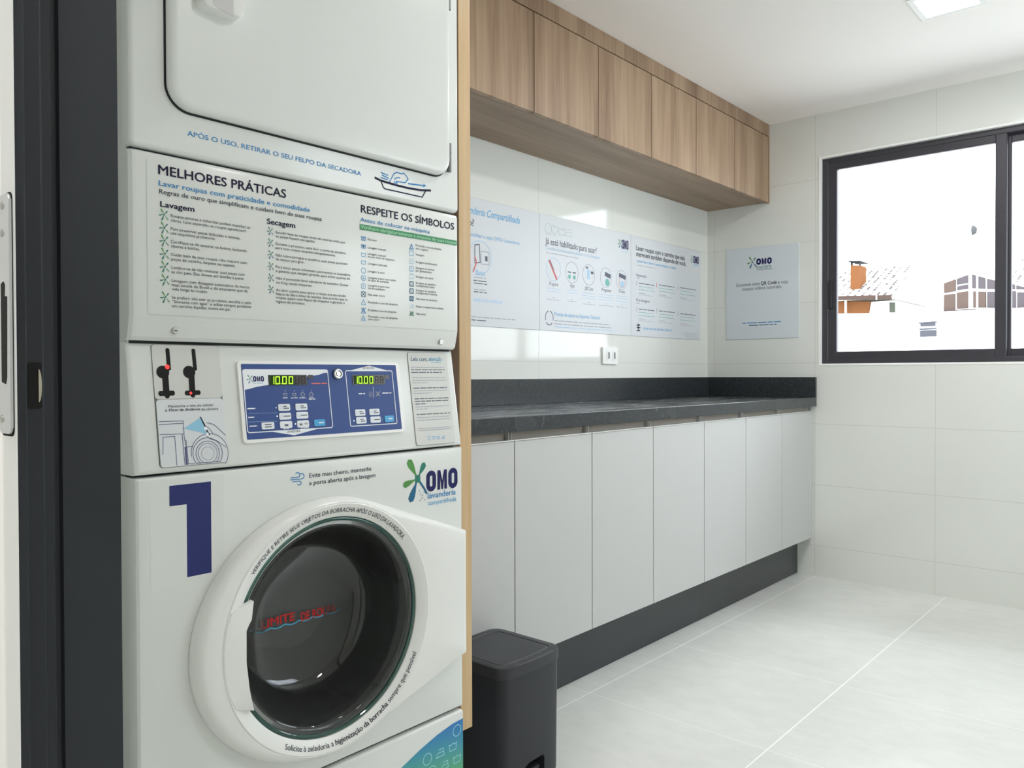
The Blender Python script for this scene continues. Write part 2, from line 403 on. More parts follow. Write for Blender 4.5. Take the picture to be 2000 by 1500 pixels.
    def four(s, cs, k, col, wd):
        a, b, c, d = cs; s.circ(a, k*.5, col, wd, False); s.heart(b, k*1.05, col, wd); s.tub(c, k*.95, col, wd); s.iron(d, k*.95, col, wd)

# ================================================================== SETTING
ZC = 2.3835
XR, YN0, YN1, YH = 3.05, -3.773, -3.872, -6.2
def structbox(name, m, boxes):
    bm = B()
    for b in boxes: box(bm, *b)
    return struct(obj(name, bm, m))
structbox('floor', M_floor, [(-0.15, XR+.15, YH-.15, 0.15, -0.1, 0.0)])
structbox('ceiling', M_ceil, [(-0.15, XR+.15, YH-.15, 0.15, ZC, ZC+0.1)])
structbox('wall_left', M_left, [(-0.15, 0.0, YH, 0.0, 0.0, ZC)])
WX0, WX1, WZ0, WZ1 = 0.632, 2.30, 1.093, 2.158
structbox('wall_far', M_far, [(-0.15, WX0, 0, 0.15, 0, ZC), (WX1, XR+.15, 0, 0.15, 0, ZC), (WX0, WX1, 0, 0.15, 0, WZ0), (WX0, WX1, 0, 0.15, WZ1, ZC)])
V0, V1 = -1.75, -0.15
structbox('wall_right', M_plain, [(XR, XR+0.15, YH, V0, 0, ZC), (XR, XR+.15, V1, 0, 0, ZC), (XR, XR+.15, V0, V1, 0, WZ0), (XR, XR+.15, V0, V1, WZ1, ZC)])
structbox('wall_near', M_plain, [(0.0, 1.245, YN1+.012, YN0-.002, 0, ZC), (2.42, XR, YN1+.012, YN0-.002, 0, ZC), (1.245, 2.42, YN1+.012, YN0-.002, 2.2, ZC)])
structbox('wall_hall', M_hall, [(0, XR, YH-.15, YH, 0, ZC)])
# window
wn = struct(bpy.data.objects.new('window_1', None)); C.objects.link(wn)
FY0, FY1 = 0.022, 0.10
def frame_bm(x0, x1, z0, z1, t, y0, y1, b=0.003, tt=None):
    bm = B(); tt = tt or t
    box(bm, x0, x0+t, y0, y1, z0, z1, b, 1); box(bm, x1-t, x1, y0, y1, z0, z1, b, 1)
    box(bm, x0+t-.002, x1-t+.002, y0, y1, z0, z0+tt, b, 1); box(bm, x0+t-.002, x1-t+.002, y0, y1, z1-tt, z1, b, 1); return bm
obj('window_frame', frame_bm(WX0+.004, WX1-.004, WZ0+.002, WZ1-.002, 0.032, FY0, FY1, tt=0.03), M_anth, wn)
obj('reveal_trim', frame_bm(WX0-.004, WX1+.004, WZ0-.004, WZ1+.004, .010, -.0025, .03, .0005), mat('white_sealant', srgb(248, 248, 246), .4), wn)
s1 = obj('sash', frame_bm(0.664, 1.458, 1.122, 2.129, 0.046, FY0+.004, FY0+.032, tt=0.038), M_anth, wn)
s2 = obj('sash', frame_bm(1.425, 2.268, 1.122, 2.129, 0.046, FY0+.038, FY0+.068, tt=0.038), M_anth, wn)
for s_, x0, x1, yy in ((s1, 0.708, 1.414, FY0+.018), (s2, 1.47, 2.224, FY0+.053)):
    one('glass_pane', M_pane, s_, d=(x0, x1, yy-.002, yy+.002, 1.162, 2.089))
bm = B(); box(bm, 0.676, 0.690, FY0-.006, FY0+.006, 1.38, 1.53, .003, 2)
cyl(bm, 'y', 0.683, 1.515, FY0-.009, FY0-.004, .003, 10); cyl(bm, 'y', 0.683, 1.395, FY0-.009, FY0-.004, .003, 10)
obj('sash_lock', bm, M_jamb2, s1)
w2 = struct(bpy.data.objects.new('window_added', None)); C.objects.link(w2)  # unseen window, added to light the left wall, cabinets and washer
bm = B()
for q in ((V0, V0+.06, WZ0, WZ1), (V1-.06, V1, WZ0, WZ1), (V0+.06, V1-.06, WZ0, WZ0+.06), (V0+.06, V1-.06, WZ1-.06, WZ1), ((V0+V1)/2-.025, (V0+V1)/2+.025, WZ0+.06, WZ1-.06)): box(bm, XR+.03, XR+.09, *q)
obj('window_frame', bm, M_anth, w2)
one('glass_pane', M_pane, w2, d=(XR+.055, XR+.06, V0+.05, V1-.05, WZ0+.05, WZ1-.05))
# doorway: dark jamb with latch hole, silver post with strike plate
dr = struct(bpy.data.objects.new('door_1', None)); C.objects.link(dr)
bm = B()
pr = [(1.245, YN0), (1.285, YN0), (1.285, -3.829), (1.281, -3.831), (1.281, -3.835), (1.288, -3.838), (1.288, -3.846), (1.292, -3.849), (1.292, -3.862), (1.297, -3.865), (1.297, YN1), (1.245, YN1)]
prism(bm, pr, 'z', 0.0, 2.2)
obj('door_jamb', bm, M_jamb, dr)
bm = B(); box(bm, 2.38, 2.42, YN1, YN0, 0, 2.2); box(bm, 1.245, 2.42, YN1, YN0, 2.2, 2.24); obj('door_head', bm, M_jamb, dr)
one('door_post', M_silver, dr, d=(1.232, 1.2985, YN1-.014, YN1, 0, 2.2), bev=.002)
def pat(dy, px, py): return Plane((0, YN1-dy, 0), (1, 0, 0), (0, 0, 1)).at(px, py)
u1, v1 = pat(.0172, 18, 374); u0, v0 = pat(.0172, 19, 848); k1 = pat(.0146, 24, 374); k0 = pat(.0146, 26, 851)
bm = B(); prism(bm, rrect(u1-.034, (u1+u0)/2, v0, v1, .006), 'y', YN1-.0172, YN1-.0148, .0006, 1)
spl = obj('strike_plate', bm, M_plate, dr)
bm = B(); prism(bm, rrect(u1-.036, (k1[0]+k0[0])/2, k0[1]-.001, k1[1]+.001, .007), 'y', YN1-.0148, YN1-.0139)  # black slab paints the shadow in the recess around the plate
obj('plate_shadow', bm, M_hole, spl, label='black slab painting the shadow around the plate')
bm = B(); ua, va = pat(.0176, 12.5, 548); ub, vb = pat(.0176, 13, 746); um_ = pat(.0176, 8, 580)
prism(bm, [(ua-.016, vb), (ub-.003, vb-.002), (ub, vb+.004), (ua, um_[1]), (um_[0], um_[1]+.001), (um_[0]+.001, va-.003), (um_[0]-.003, va), (ua-.016, va-.002)], 'y', YN1-.0176, YN1-.0170); obj('slot', bm, M_hole, spl)
for py in (402, 455, 818):
    a, b = pat(.0178, 3, py); bm = B(); cyl(bm, 'y', a, b, YN1-.0182, YN1-.0168, .0035, 16, .0005)
    obj('screw', bm, M_steel, spl)
jp = Plane((1.2882, 0, 0), (0, 1, 0), (0, 0, 1))
a = jp.at(66, 708); b = jp.at(82, 798)
bm = B(); prism(bm, rrect(-3.8615, -3.8495, b[1], a[1], .003), 'x', 1.2915, 1.2926); lh = obj('latch_hole', bm, M_hole, dr)
bm = B(); zm = (a[1]+b[1])/2; hh = (a[1]-b[1])*0.36
pts = [(-3.8525+.0028*math.cos(t), zm+hh*math.sin(t)) for t in [(-PI/2+PI*i/10) for i in range(11)]]
prism(bm, pts, 'x', 1.2925, 1.2932); obj('latch_lip', bm, mat('ivory_plastic', srgb(196, 190, 170), .4), lh, label='ivory crescent lip of the latch hole')

# ceiling lamps
def ceiling_lamp(x, y, label, cat='ceiling light', w_=LAMP_W, k=0.0875, grp=None):
    t = thing('ceiling_light', label, cat, (x, y, ZC), grp)
    bm = B(); o_, i_ = k+.021, k
    for (a, b, c, d) in ((-o_, o_, i_, o_), (-o_, o_, -o_, -i_), (-o_, -i_, -i_, i_), (i_, o_, -i_, i_)):
        box(bm, x+a, x+b, y+c, y+d, ZC-.004, ZC, .001, 1)
    obj('light_frame', bm, M_bezel, t)
    bm = B(); prism(bm, rrect(x-i_, x+i_, y-i_, y+i_, .008), 'z', ZC-.0035, ZC-.001); obj('light_diffuser', bm, M_lamp, t)
    L = bpy.data.lights.new('panel_glow', 'AREA'); L.shape = 'SQUARE'; L.size = 2*k*0.95; L.energy = w_; L.color = (1, 0.99, 0.98)
    lo = bpy.data.objects.new('panel_glow', L); C.objects.link(lo); lo.location = (0, 0, -.008); lo.parent = t
    return t
ceiling_lamp(1.4293, -0.9405, 'square white recessed ceiling light panel glowing near the window wall', w_=8.0)
ceiling_lamp(1.43, -2.35, 'unseen square white ceiling light panel added over the middle of the floor')  # this panel and the next two are unseen, added to brighten the rooms
ceiling_lamp(2.3, -2.9, 'unseen square white ceiling light panel added in front of the washer')
ceiling_lamp(1.6, -5.0, 'unseen square white ceiling light panel added in the hall outside the door', w_=HALL_W)

# ================================================================== CABINETS
PY0, PY1 = -2.905, -2.870        # tall side panel
dp = thing('side_panel', 'tall wood-grain side panel with a light oak front edge between washer and cabinets', 'panel', (0.46, PY0, 0.268))
one('panel_board', M_oakdark, dp, d=(0.002, 0.917, PY0, PY1, 0.268, ZC-.001))
one('edge_band', M_oak, dp, d=(0.917, 0.9195, PY0, PY1, 0.268, ZC-.001), label='light oak edge band')
# base units (doors from the far wall back to the side panel)
bs = [-0.014, -0.3975, -0.793, -1.1805, -1.576, -1.965, -2.358, -2.75]
units = [((0, 1, 2), 'light grey two-door base cabinet in the corner under the counter, nearest the window wall'),
         ((2, 3, 4), 'third light grey base cabinet from the tall wooden panel, with two doors'),
         ((4, 5, 6), 'second light grey base cabinet from the tall wooden panel, with two doors'),
         ((6, 7), 'light grey base cabinet touching the tall wooden panel, behind the charcoal bin')]
for ids, lab in units:
    y1 = bs[ids[0]]; y0 = bs[ids[-1]] if ids[-1] < 7 else PY1-.002+.004
    if ids == (6, 7): y0 = PY1+.002
    yt = 0.0-.001 if ids[0] == 0 else y1
    t = thing('base_cabinet', lab, 'cabinet', (0.3, (y0+y1)/2, 0.195), 'light grey base cabinets under the black counter')
    bm = B(); box(bm, 0.002, 0.566, y0+.0005, yt-.0005, 0.195, 0.8785)
    if ids[0] == 0: box(bm, .566, .592, y1+.0005, yt-.0005, .195, .8785)
    obj('cabinet_body', bm, M_carc, t)
    for a, b in zip(ids, ids[1:]):
        d1, d0 = bs[a], bs[b]
        bm = B()
        prism(bm, [(0.580, 0.197), (0.600, 0.197), (0.600, 0.8495), (0.596, 0.8525), (0.580, 0.8525)], 'y', d0+.0019, d1-.0019, 0.0006, 1)
        d = obj('cabinet_door', bm, M_grey, t)
        bm = B()
        prism(bm, [(0.566, 0.842), (0.5665, 0.842), (0.5685, 0.876), (0.566, 0.876)], 'y', d0+.012, d1-.012)
        box(bm, .566, .580, d0+.0019, d1-.0019, .8425, .846)
        obj('handle_channel', bm, M_alu, d, label='bronze recessed handle channel')
        bm = B(); box(bm, .566, .582, d0+.0045, d0+.0065, .846, .877); box(bm, .566, .582, d1-.0065, d1-.0045, .846, .877)
        box(bm, .586, .6006, d0+.0019, d1-.0019, .8523, .8552)  # near-white strip paints the highlight along the door top
        obj('channel_end_and_highlight', bm, M_alu_l, d, label='bright channel ends and painted highlight along the door top')
# plinth
tk = one('toe_kick', M_kick, None, d=(0.50, 0.5205, PY1+.002, -.001, 0.0, 0.195), bev=.001)
tag(tk, 'long polished dark plinth on the floor under the grey base cabinets', 'plinth')
# worktop
wt = thing('worktop', 'long black speckled granite counter with upstand along the walls', 'counter', (0.31, -1.4, 0.8795))
one('counter_slab', M_gran, wt, d=(0.002, 0.62, PY1+.001, -.001, 0.8795, 0.926), bev=.0025, seg=2)
one('back_splash', M_gran2, wt, d=(0.002, 0.020, PY1+.001, -.021, 0.926, 1.030), bev=.0015)
one('side_splash', M_gran2, wt, d=(0.002, 0.62, -.020, -.001, 0.926, 1.030), bev=.0015)
# wall units
us = [-0.018, -0.4185, -0.811, -1.20, -1.590, -1.979, -2.372, -2.765]
UB, UD = 1.968, 2.3150
uni = [((0, 1), 'narrow walnut wall cabinet with one door in the corner by the window wall'),
       ((1, 2, 3), 'walnut two-door wall cabinet next to the one-door cabinet in the corner'),
       ((3, 4, 5), 'walnut two-door wall cabinet, second in the row from the tall side panel'),
       ((5, 6, 7), 'walnut wall cabinet nearest the washer, partly hidden by the tall side panel')]
for ids, lab in uni:
    y1 = us[ids[0]]; y0 = us[ids[-1]]
    yt = -.001 if ids[0] == 0 else y1; yb = PY1+.002 if ids[-1] == 7 else y0
    t = thing('wall_cabinet', lab, 'cabinet', (0.18, (y0+y1)/2, UB), 'walnut wall cabinets under the ceiling')
    bm = B(); box(bm, 0.002, 0.3445, yb+.0004, yt-.0004, UB, ZC-.001)
    obj('cabinet_body', bm, M_wood_h, t)
    bm = B(); box(bm, .3445, .3645, yb+.0002, yt-.0002, UD+.0042, ZC-.001)
    obj('cornice', bm, M_wood_c, t)
    if ids[0] == 0: one('end_filler', M_wood, t, d=(.3445, .3653, y1+.0015, -.001, UB-.004, UD+.0035))
    for a, b in zip(ids, ids[1:]):
        d1, d0 = us[a], us[b]; cut = .004 if abs(d0+1.20) < .01 or abs(d1+1.2) < .01 else 0
        one('cabinet_door', M_wood, t, d=(.3460, .3653, d0+.0019, d1-.0019, UB-.002, UD), bev=.0007, seg=1)

# ================================================================== BIN
bx0, bx1, by0, by1, bz = 0.605, 0.845, -2.688, -2.449, 0.322
bt = thing('waste_bin', 'charcoal plastic pedal bin with a flat lid on the floor against the grey cabinets', 'bin', ((bx0+bx1)/2, (by0+by1)/2, 0))
def rr3(x0, x1, y0, y1, r, z, bulge=0.0, n=6):
    out = []
    for x, y in rrect(x0, x1, y0, y1, r, n):
        k = max(0.0, 1-((y-(y0+y1)/2)/((y1-y0)/2))**2) if x > (x0+x1)/2 + 0.02 else 0
        out.append((x + bulge*k, y, z))
    return out
# subdivide front edge for the bulge
def rr4(x0, x1, y0, y1, r, z, bulge):
    pts = rrect(x0, x1, y0, y1, r, 6); i = 6   # after first corner (x1, y0+r) goes to (x1, y1-r)
    mid = [(x1, y0+r+(y1-y0-2*r)*k/8) for k in range(1, 8)]
    pts = pts[:7] + mid + pts[7:]
    return [(x + (bulge*max(0.0, 1-((y-(y0+y1)/2)/((y1-y0)/2))**2) if x > x1-r*1.01 else 0), y, z) for x, y in pts]
bm = B(); i4 = .002
oz0, oz1, oy0, oy1 = 0.012, 0.128, -2.625, -2.520
lo = [rr4(bx0+i4+.002, bx1-i4-.003, by0+i4+.002, by1-i4-.002, .025, 0.0, .006), rr4(bx0+i4, bx1-i4, by0+i4, by1-i4, .026, bz-.022, .008)]
loft(bm, lo, True, True)
bb = obj('bin_body', bm, M_bin, bt, smooth=40)
bm = B()
loft(bm, [rr4(bx0+.001, bx1-.001, by0+.001, by1-.001, .026, bz-.0285, .009), rr4(bx0, bx1, by0, by1, .027, bz-.028, .010), rr4(bx0, bx1, by0, by1, .027, bz-.0012, .010),
          rr4(bx0+.0015, bx1-.0015, by0+.0015, by1-.0015, .031, bz, .010), rr4(bx0+.020, bx1-.020, by0+.020, by1-.020, .018, bz, .006),
          rr4(bx0+.022, bx1-.022, by0+.022, by1-.022, .016, bz-.0022, .006), rr4(bx0+.0245, bx1-.0245, by0+.0245, by1-.0245, .014, bz-.0001, .006)], True, True)
obj('bin_lid', bm, M_binlid, bt, smooth=30)
bp = Plane((bx1+.0002, 0, 0), (0, 1, 0), (0, 0, 1))
a = bp.at(1063, 1471); b = bp.at(1022, 1489)
oyA, oyB, oz = b[0], a[0], a[1]
bm = B(); cut = [(oyA, -.01), (oyB, -.01), (oyB, oz-.010), (oyB-.004, oz-.002), (oyB-.012, oz), (oyA+.022, oz-.001), (oyA+.006, oz-.008), (oyA, oz-.020)]
prism(bm, cut, 'x', bx1-.060, bx1+.05)
ct = obj('tmp_cutter', bm, M_hole)
md = bb.modifiers.new('b', 'BOOLEAN'); md.object = ct; md.operation = 'DIFFERENCE'; md.solver = 'EXACT'
bb.parent = None; dg = bpy.context.evaluated_depsgraph_get(); dg.update()
nm = bpy.data.meshes.new_from_object(bb.evaluated_get(dg)); bb.modifiers.clear(); bb.data = nm; bb.data.name = 'bin_body'
bpy.data.objects.remove(ct); bb.parent = bt; bb.matrix_parent_inverse = Matrix.Translation(-Vector(bt.location))
nm.materials.clear(); nm.materials.append(M_bin)
for p_ in nm.polygons: p_.material_index = 0
bm = B(); prism(bm, [(y_*.96+(oyA+oyB)*.02, max(.002, z_*.985)) for y_, z_ in cut], 'x', bx1-.0595, bx1-.058); obj('pedal_opening', bm, M_hole, bt, label='black pedal opening')
bm = B(); box(bm, bx1-.055, bx1-.006, oyA+.010, oyB-.010, .022, .034, .004); obj('pedal', bm, M_bin, bt)

# ================================================================== POSTERS AND SOCKET
pw = Plane((0.0042, 0, 0), (0, 1, 0), (0, 0, 1))
def Z(ox, oy, k): return lambda a, b: (ox + a/k, oy + b/k)
zp = Z(910, 380, 4.2553)
def poster(y0, y1, label):
    o = one('wall_poster', M_poster, None, d=(0.0008, 0.0042, y0, y1, 1.2375, 1.733), bev=.0006, seg=1)
    return tag(o, label, 'poster', 'three white instruction posters in a row on the tiled wall')
p1 = poster(-2.215, -1.513, 'white poster headed Lavanderia Compartilhada beside the tall wooden panel')
p2 = poster(-1.5115, -0.8025, 'white middle poster asking Já está habilitado para usar above the counter')
p3 = poster(-0.801, -0.089, 'white poster about washing clothes with care, nearest the room corner')
def lm(p, q): return p.p.at(*zp(*q))
P_ = Print(pw); P_.dk = .36
P_.text('Lavanderia Compartilhada', zp(-62, 138), zp(445, 242), 10, 'sky', .012, shear=.3, capm=.028)
P_.text('usar o serviço?', zp(-260, 170), zp(64, 292), 10, 'ink', .012, capm=.026)
P_.text('e habilitar o app OMO Lavanderia', zp(0, 345), zp(445, 412), 6, 'sky', .0, capm=.0145)
c = lm(P_, (118, 522)); P_.circ(c, .064, 'lightblue', .003, False)
P_.line([(c[0]-.03, c[1]+.045), (c[0]-.005, c[1]+.05), (c[0]+.0, c[1]-.02), (c[0]-.03, c[1]-.025)], .004, 'grey', False, True)
P_.line([(c[0]-.04, c[1]-.06), (c[0]-.02, c[1]-.02), (c[0]-.03, c[1])], .006, 'rose', False)
P_.line([(c[0]+.005, c[1]+.025), (c[0]+.05, c[1]+.025), (c[0]+.05, c[1]-.025), (c[0]+.005, c[1]-.025)], .003, 'pale', False, True)
P_.poly([(c[0]+.028, c[1]-.012), (c[0]+.042, c[1]-.012), (c[0]+.042, c[1]+.008), (c[0]+.028, c[1]+.008)], 'grey', False)
P_.text('Baixe', zp(80, 668), zp(155, 676), 8, 'sky', .002, shear=.25, capm=.020)
for i, (x0, x1, y0, y1, col) in enumerate(((70, 165, 692, 700, 'pale'), (60, 180, 718, 728, 'grey'), (65, 175, 740, 750, 'grey'), (65, 165, 792, 800, 'pale'), (65, 175, 812, 820, 'grey'),
                                          (60, 305, 872, 892, 'lightblue'), (60, 300, 888, 905, 'lightblue'), (45, 410, 1022, 1042, 'pale'), (45, 165, 1046, 1052, 'grey'))):
    P_.dashes(zp(x0, y0), zp(x1, y1), .010, col, i)
P_.build('lettering', p1)
P_ = Print(pw); P_.dk = .36
cs = [lm(P_, q) for q in ((683, 283), (736, 294), (797, 308), (853, 320))]; P_.four(cs, .046, 'palegrey', .0020)
P_.text('Já está habilitado para usar?', zp(660, 413), zp(1085, 487), 9, 'grey', .008, capm=.027)
P_.text('Confira as instruções abaixo e boa lavagem', zp(665, 462), zp(1115, 530), 6, 'lightblue', .004, capm=.0145)
P_.dashes(zp(668, 487), zp(935, 530), .008, 'pale', 3)
for i, (q, r, lab, lx0, lx1, ly) in enumerate((((728, 622), .050, 'Prepare', 690, 765, 755), ((880, 648), .047, 'App', 862, 900, 768), ((1020, 668), .047, 'QR Code', 985, 1055, 793), ((1163, 690), .046, 'Programe', 1125, 1205, 805), ((1293, 710), .046, 'Pronto', 1270, 1320, 817))):
    c = lm(P_, q); P_.circ(c, r, 'pale' if i else 'lightblue', .0024, False)
    if i == 0: P_.line([(c[0]-.03, c[1]+.035), (c[0]+.022, c[1]-.04)], .010, 'rose', False); P_.line([(c[0]-.025, c[1]+.036), (c[0]+.0, c[1]-.0)], .005, 'grey', False)
    if i == 1:
        for dx in (-.018, .018): P_.line([(c[0]+dx-.011, c[1]), (c[0]+dx+.011, c[1])], .005, 'grey', False); P_.circ((c[0]+dx, c[1]-.02), .010, 'tealpale', None, False)
    if i == 2: P_.poly([(c[0]-.012, c[1]-.02), (c[0]+.008, c[1]-.02), (c[0]+.008, c[1]+.025), (c[0]-.012, c[1]+.025)], 'lightblue', False); P_.line([(c[0]+.02, c[1]+.012), (c[0]+.034, c[1]+.012)], .012, 'grey', False); P_.line([(c[0]-.02, c[1]+.032), (c[0]-.008, c[1]+.032)], .008, 'grey', False)
    if i == 3: P_.line([(c[0]-.002, c[1]+.016), (c[0]+.033, c[1]+.008)], .020, 'grey', False); P_.circ((c[0]+.012, c[1]-.022), .018, 'tealpale', None, False)
    if i == 4: P_.line([(c[0]-.015, c[1]+.022), (c[0]+.030, c[1]+.014)], .020, 'grey', False); P_.circ((c[0]+.006, c[1]-.020), .016, 'lightblue', None, False); P_.circ((c[0]+.004, c[1]-.010), .026, 'rose', .002, False)
    P_.text(lab, zp(lx0, ly), zp(lx1, ly+6), 6, 'grey', .0, shear=.25, capm=.016)
    for j in range(3 if i > 1 else 2): P_.dashes(zp(lx0-22, ly+28+j*22), zp(lx1+20, ly+34+j*22), .007, 'lightblue', i*7+j)
    P_.dashes(zp((lx0+lx1)/2-8, ly+105), zp((lx0+lx1)/2+10, ly+107), .006, 'pale', i); P_.dashes(zp(lx0-20, ly+118), zp(lx1+18, ly+126), .006, 'pale', i+50)
c = lm(P_, (692, 1025)); r = .027
for k in range(3):
    a0 = math.radians(90+k*120+12); P_.line([(c[0]+r*math.cos(a0+math.radians(j*12)), c[1]+1.12*r*math.sin(a0+math.radians(j*12))) for j in range(9)], .004, 'grey', False)
P_.text('Precisa de ajuda ou Suporte Técnico?', zp(735, 1010), zp(1115, 1036), 6, 'sky', .004, capm=.0165)
P_.dashes(zp(735, 1052), zp(1195, 1086), .011, 'pale', 21); P_.dashes(zp(735, 1078), zp(1210, 1112), .011, 'pale', 22); P_.dashes(zp(735, 1102), zp(1225, 1136), .010, 'lightblue', 23)
a = lm(P_, (1258, 445)); b = lm(P_, (1350, 378)); P_.omo(a[0], b[0], a[1], b[1]); P_.dashes(zp(1290, 458), zp(1345, 466), .006, 'lightblue', 4); P_.dashes(zp(1290, 474), zp(1345, 482), .006, 'lightblue', 5)
P_.build('lettering', p2)
P_ = Print(pw); P_.dk = .36
P_.text('Lavar roupas com o carinho que elas', zp(1415, 462), zp(1818, 545), 8, 'ink', .014, capm=.0235)
P_.text('merecem também depende de você.', zp(1415, 512), zp(1828, 592), 8, 'ink', .014, capm=.0235)
P_.text('cuidar bem delas é tarefa simples e rápida', zp(1420, 565), zp(1745, 618), 6, 'sky', .004, capm=.014)
P_.dashes(zp(1420, 588), zp(1580, 617), .007, 'pale', 1)
P_.text('Separação', zp(1415, 680), zp(1500, 690), 6, 'grey', .004, capm=.014); P_.text('Pré-lavagem', zp(1415, 887), zp(1525, 899), 6, 'grey', .004, capm=.014)
P_.dashes(zp(1415, 694), zp(1442, 697), .005, 'grey', 2); P_.dashes(zp(1415, 903), zp(1442, 906), .005, 'grey', 2)
for r_, yy in ((0, 742), (1, 955)):
    for cidx, x0 in enumerate((1435, 1603, 1780)):
        y_ = yy + cidx*15 + (8 if cidx == 2 else 0)
        P_.dashes(zp(x0, y_), zp(x0+130, y_+14), .011, 'grey', r_*9+cidx); P_.line([zp(x0-18, y_-22), zp(x0-18, y_+14)], .004, 'rose' if cidx == 1 and not r_ else 'pale')
        for j in range(3): P_.dashes(zp(x0, y_+26+j*26), zp(x0+(120, 128, 118)[j] - (60 if j == 2 else 0), y_+36+j*26), .008, 'tealpale' if j < 2 else 'pale', j+cidx*3+r_*40)
        P_.dashes(zp(x0, y_+92), zp(x0+118, y_+104), .005, 'pale', cidx+70)
P_.text('Conte com este aplicativo. Baixe-o!', zp(1468, 1122), zp(1710, 1137), 6, 'sky', .004, capm=.0145)
P_.line([zp(1420, 1085), zp(1445, 1085)], .006, 'ink'); P_.line([zp(1420, 1130), zp(1445, 1130)], .006, 'ink'); P_.line([zp(1432, 1075), zp(1432, 1130)], .006, 'ink'); P_.line([zp(1420, 1105), zp(1448, 1107)], .005, 'ink')
a = lm(P_, (1862, 566)); b = lm(P_, (1934, 512)); P_.omo(a[0], b[0], a[1], b[1]); P_.dashes(zp(1892, 578), zp(1932, 582), .006, 'cyan', 4); P_.dashes(zp(1892, 592), zp(1932, 597), .006, 'cyan', 5)
for j in range(4): P_.dashes(zp(1795 + 12*j, 1150+14*j), zp(1925, 1160+14*j), .005, 'pale', 90+j)
P_.build('lettering', p3)
# poster on window wall
zf = Z(1380, 440, 5.768)
pf = Plane((0, -.0042, 0), (1, 0, 0), (0, 0, 1))
p4 = one('wall_poster', M_poster2, None, d=(0.1166, 0.527, -.0042, -.0008, 1.238, 1.7375), bev=.0006, seg=1)
tag(p4, 'pale blue-grey logo poster on the window wall left of the window', 'poster')
P_ = Print(pf); P_.dk = .45
a = pf.at(*zf(448, 462)); b = pf.at(*zf(735, 352)); P_.omo(a[0], b[0], a[1], b[1])
P_.text('lavanderia', zf(560, 484), zf(730, 468), 4, 'teal', .006, capm=.014); P_.text('compartilhada', zf(565, 508), zf(733, 494), 4, 'deep', .0, capm=.011)
P_.text('Escaneie este', zf(338, 694), zf(598, 673), 5, 'grey', .004, capm=.018); P_.text('QR Code', zf(612, 672), zf(790, 660), 5, 'ink', .02, capm=.018)
P_.text('e veja', zf(803, 660), zf(918, 650), 5, 'grey', .004, capm=.018); P_.text('nossos vídeos tutoriais.', zf(405, 738), zf(848, 705), 5, 'grey', .004, capm=.018)
P_.dashes(zf(402, 1112), zf(852, 1086), .011, 'blue', 1); P_.dashes(zf(478, 1136), zf(790, 1118), .010, 'deep', 2)
P_.build('lettering', p4)
# socket
so = thing('power_socket', 'white double power socket on the wall tiles just above the counter', 'socket', (0, -0.987, 1.097))
bm = B(); prism(bm, rrect(-1.050, -0.925, 1.0965, 1.177, .006), 'x', .0008, .010, .002, 2, which='front'); obj('socket_plate', bm, M_sock, so)
for yy in (-1.003, -0.955):
    bm = B(); prism(bm, rrect(yy-.017, yy+.017, 1.112, 1.162, .005), 'x', .009, .0115, .0008, 1, which='front'); si = obj('socket_insert', bm, M_sock, so)
    bm = B(); prism(bm, rrect(yy-.0075, yy+.0075, 1.120, 1.154, .007), 'x', .0112, .0119); obj('pin_recess', bm, mat('recess_grey', srgb(150, 150, 150), .6), si)

# ================================================================== STACKED WASHER AND DRYER
YL, YR, XW, XD = -3.617, -2.935, 0.959, 0.949
YC, ZD = -3.277, 0.602
wd = thing('washer_dryer', 'tall white stacked coin-operated washer and dryer marked with a navy number 1', 'washing machine', (0.6, YC, 0))
# body
bm = B()
box(bm, .20, .932, YL+.004, YL+.010, 0, .896, .001, 1); box(bm, .20, .932, YR-.010, YR-.004, 0, .896); box(bm, .20, .206, YL+.010, YR-.010, 0, .896); box(bm, .206, .932, YL+.010, YR-.010, .005, .011); box(bm, .206, .932, YL+.010, YR-.010, .888, .896)
obj('washer_cabinet', bm, M_white, wd)
bm = B(); box(bm, .20, .924, YL+.004, YR-.004, 1.099, 1.982); obj('dryer_cabinet', bm, M_white, wd)
# dryer front
bm = B(); prism(bm, rrect(YL, YR, 1.3905, 1.982, .010, 4), 'x', .922, XD, .007, 3, which='front'); df = obj('dryer_front', bm, M_white, wd, smooth=30)
dpn = Plane((XD, 0, 0), (0, 1, 0), (0, 0, 1))
# dryer door
dl = dpn.at(323, 170)[0]; drr = dpn.at(871.5, 280)[0]; dz = (dpn.at(500, 254)[1]+dpn.at(800, 331)[1])/2
bm = B(); prism(bm, rrect(dl-.0022, drr+.0022, dz-.0028, 1.929, .040, 10), 'x', XD-.001, XD+.0008); obj('door_gap', bm, M_seam, df, label='dark seam around the dryer door')
bm = B()
def rl(k, x): return [(x, a, b) for a, b in rrect(dl+k, drr-k, dz+k, 1.927-k, max(.038-k, .01), 10)]
loft(bm, [rl(0.0015, XD), rl(0.0, XD+.003), rl(.0005, XD+.009), rl(.0025, XD+.0125), rl(.0065, XD+.0145), rl(.014, XD+.015)], True, True)
dd = obj('dryer_door', bm, M_white, wd, smooth=40)
xd2 = XD+.015; dp2 = Plane((xd2, 0, 0), (0, 1, 0), (0, 0, 1))
h0 = dp2.at(383, 24); h1 = dp2.at(464, 40)
bm = B(); hy0, hy1, hz = h0[0], h1[0], (h0[1]+h1[1])/2
loft(bm, [[(xd2+.0, *q) for q in rrect(hy0, hy1, hz, hz+.16, .010)], [(xd2+.0195, *q) for q in rrect(hy0+.002, hy1-.0006, hz+.002, hz+.158, .010)], [(xd2+.021, *q) for q in rrect(hy0+.004, hy1-.0016, hz+.004, hz+.156, .009)]], True, True)
dh = obj('door_handle', bm, M_door_w, dd, smooth=40)
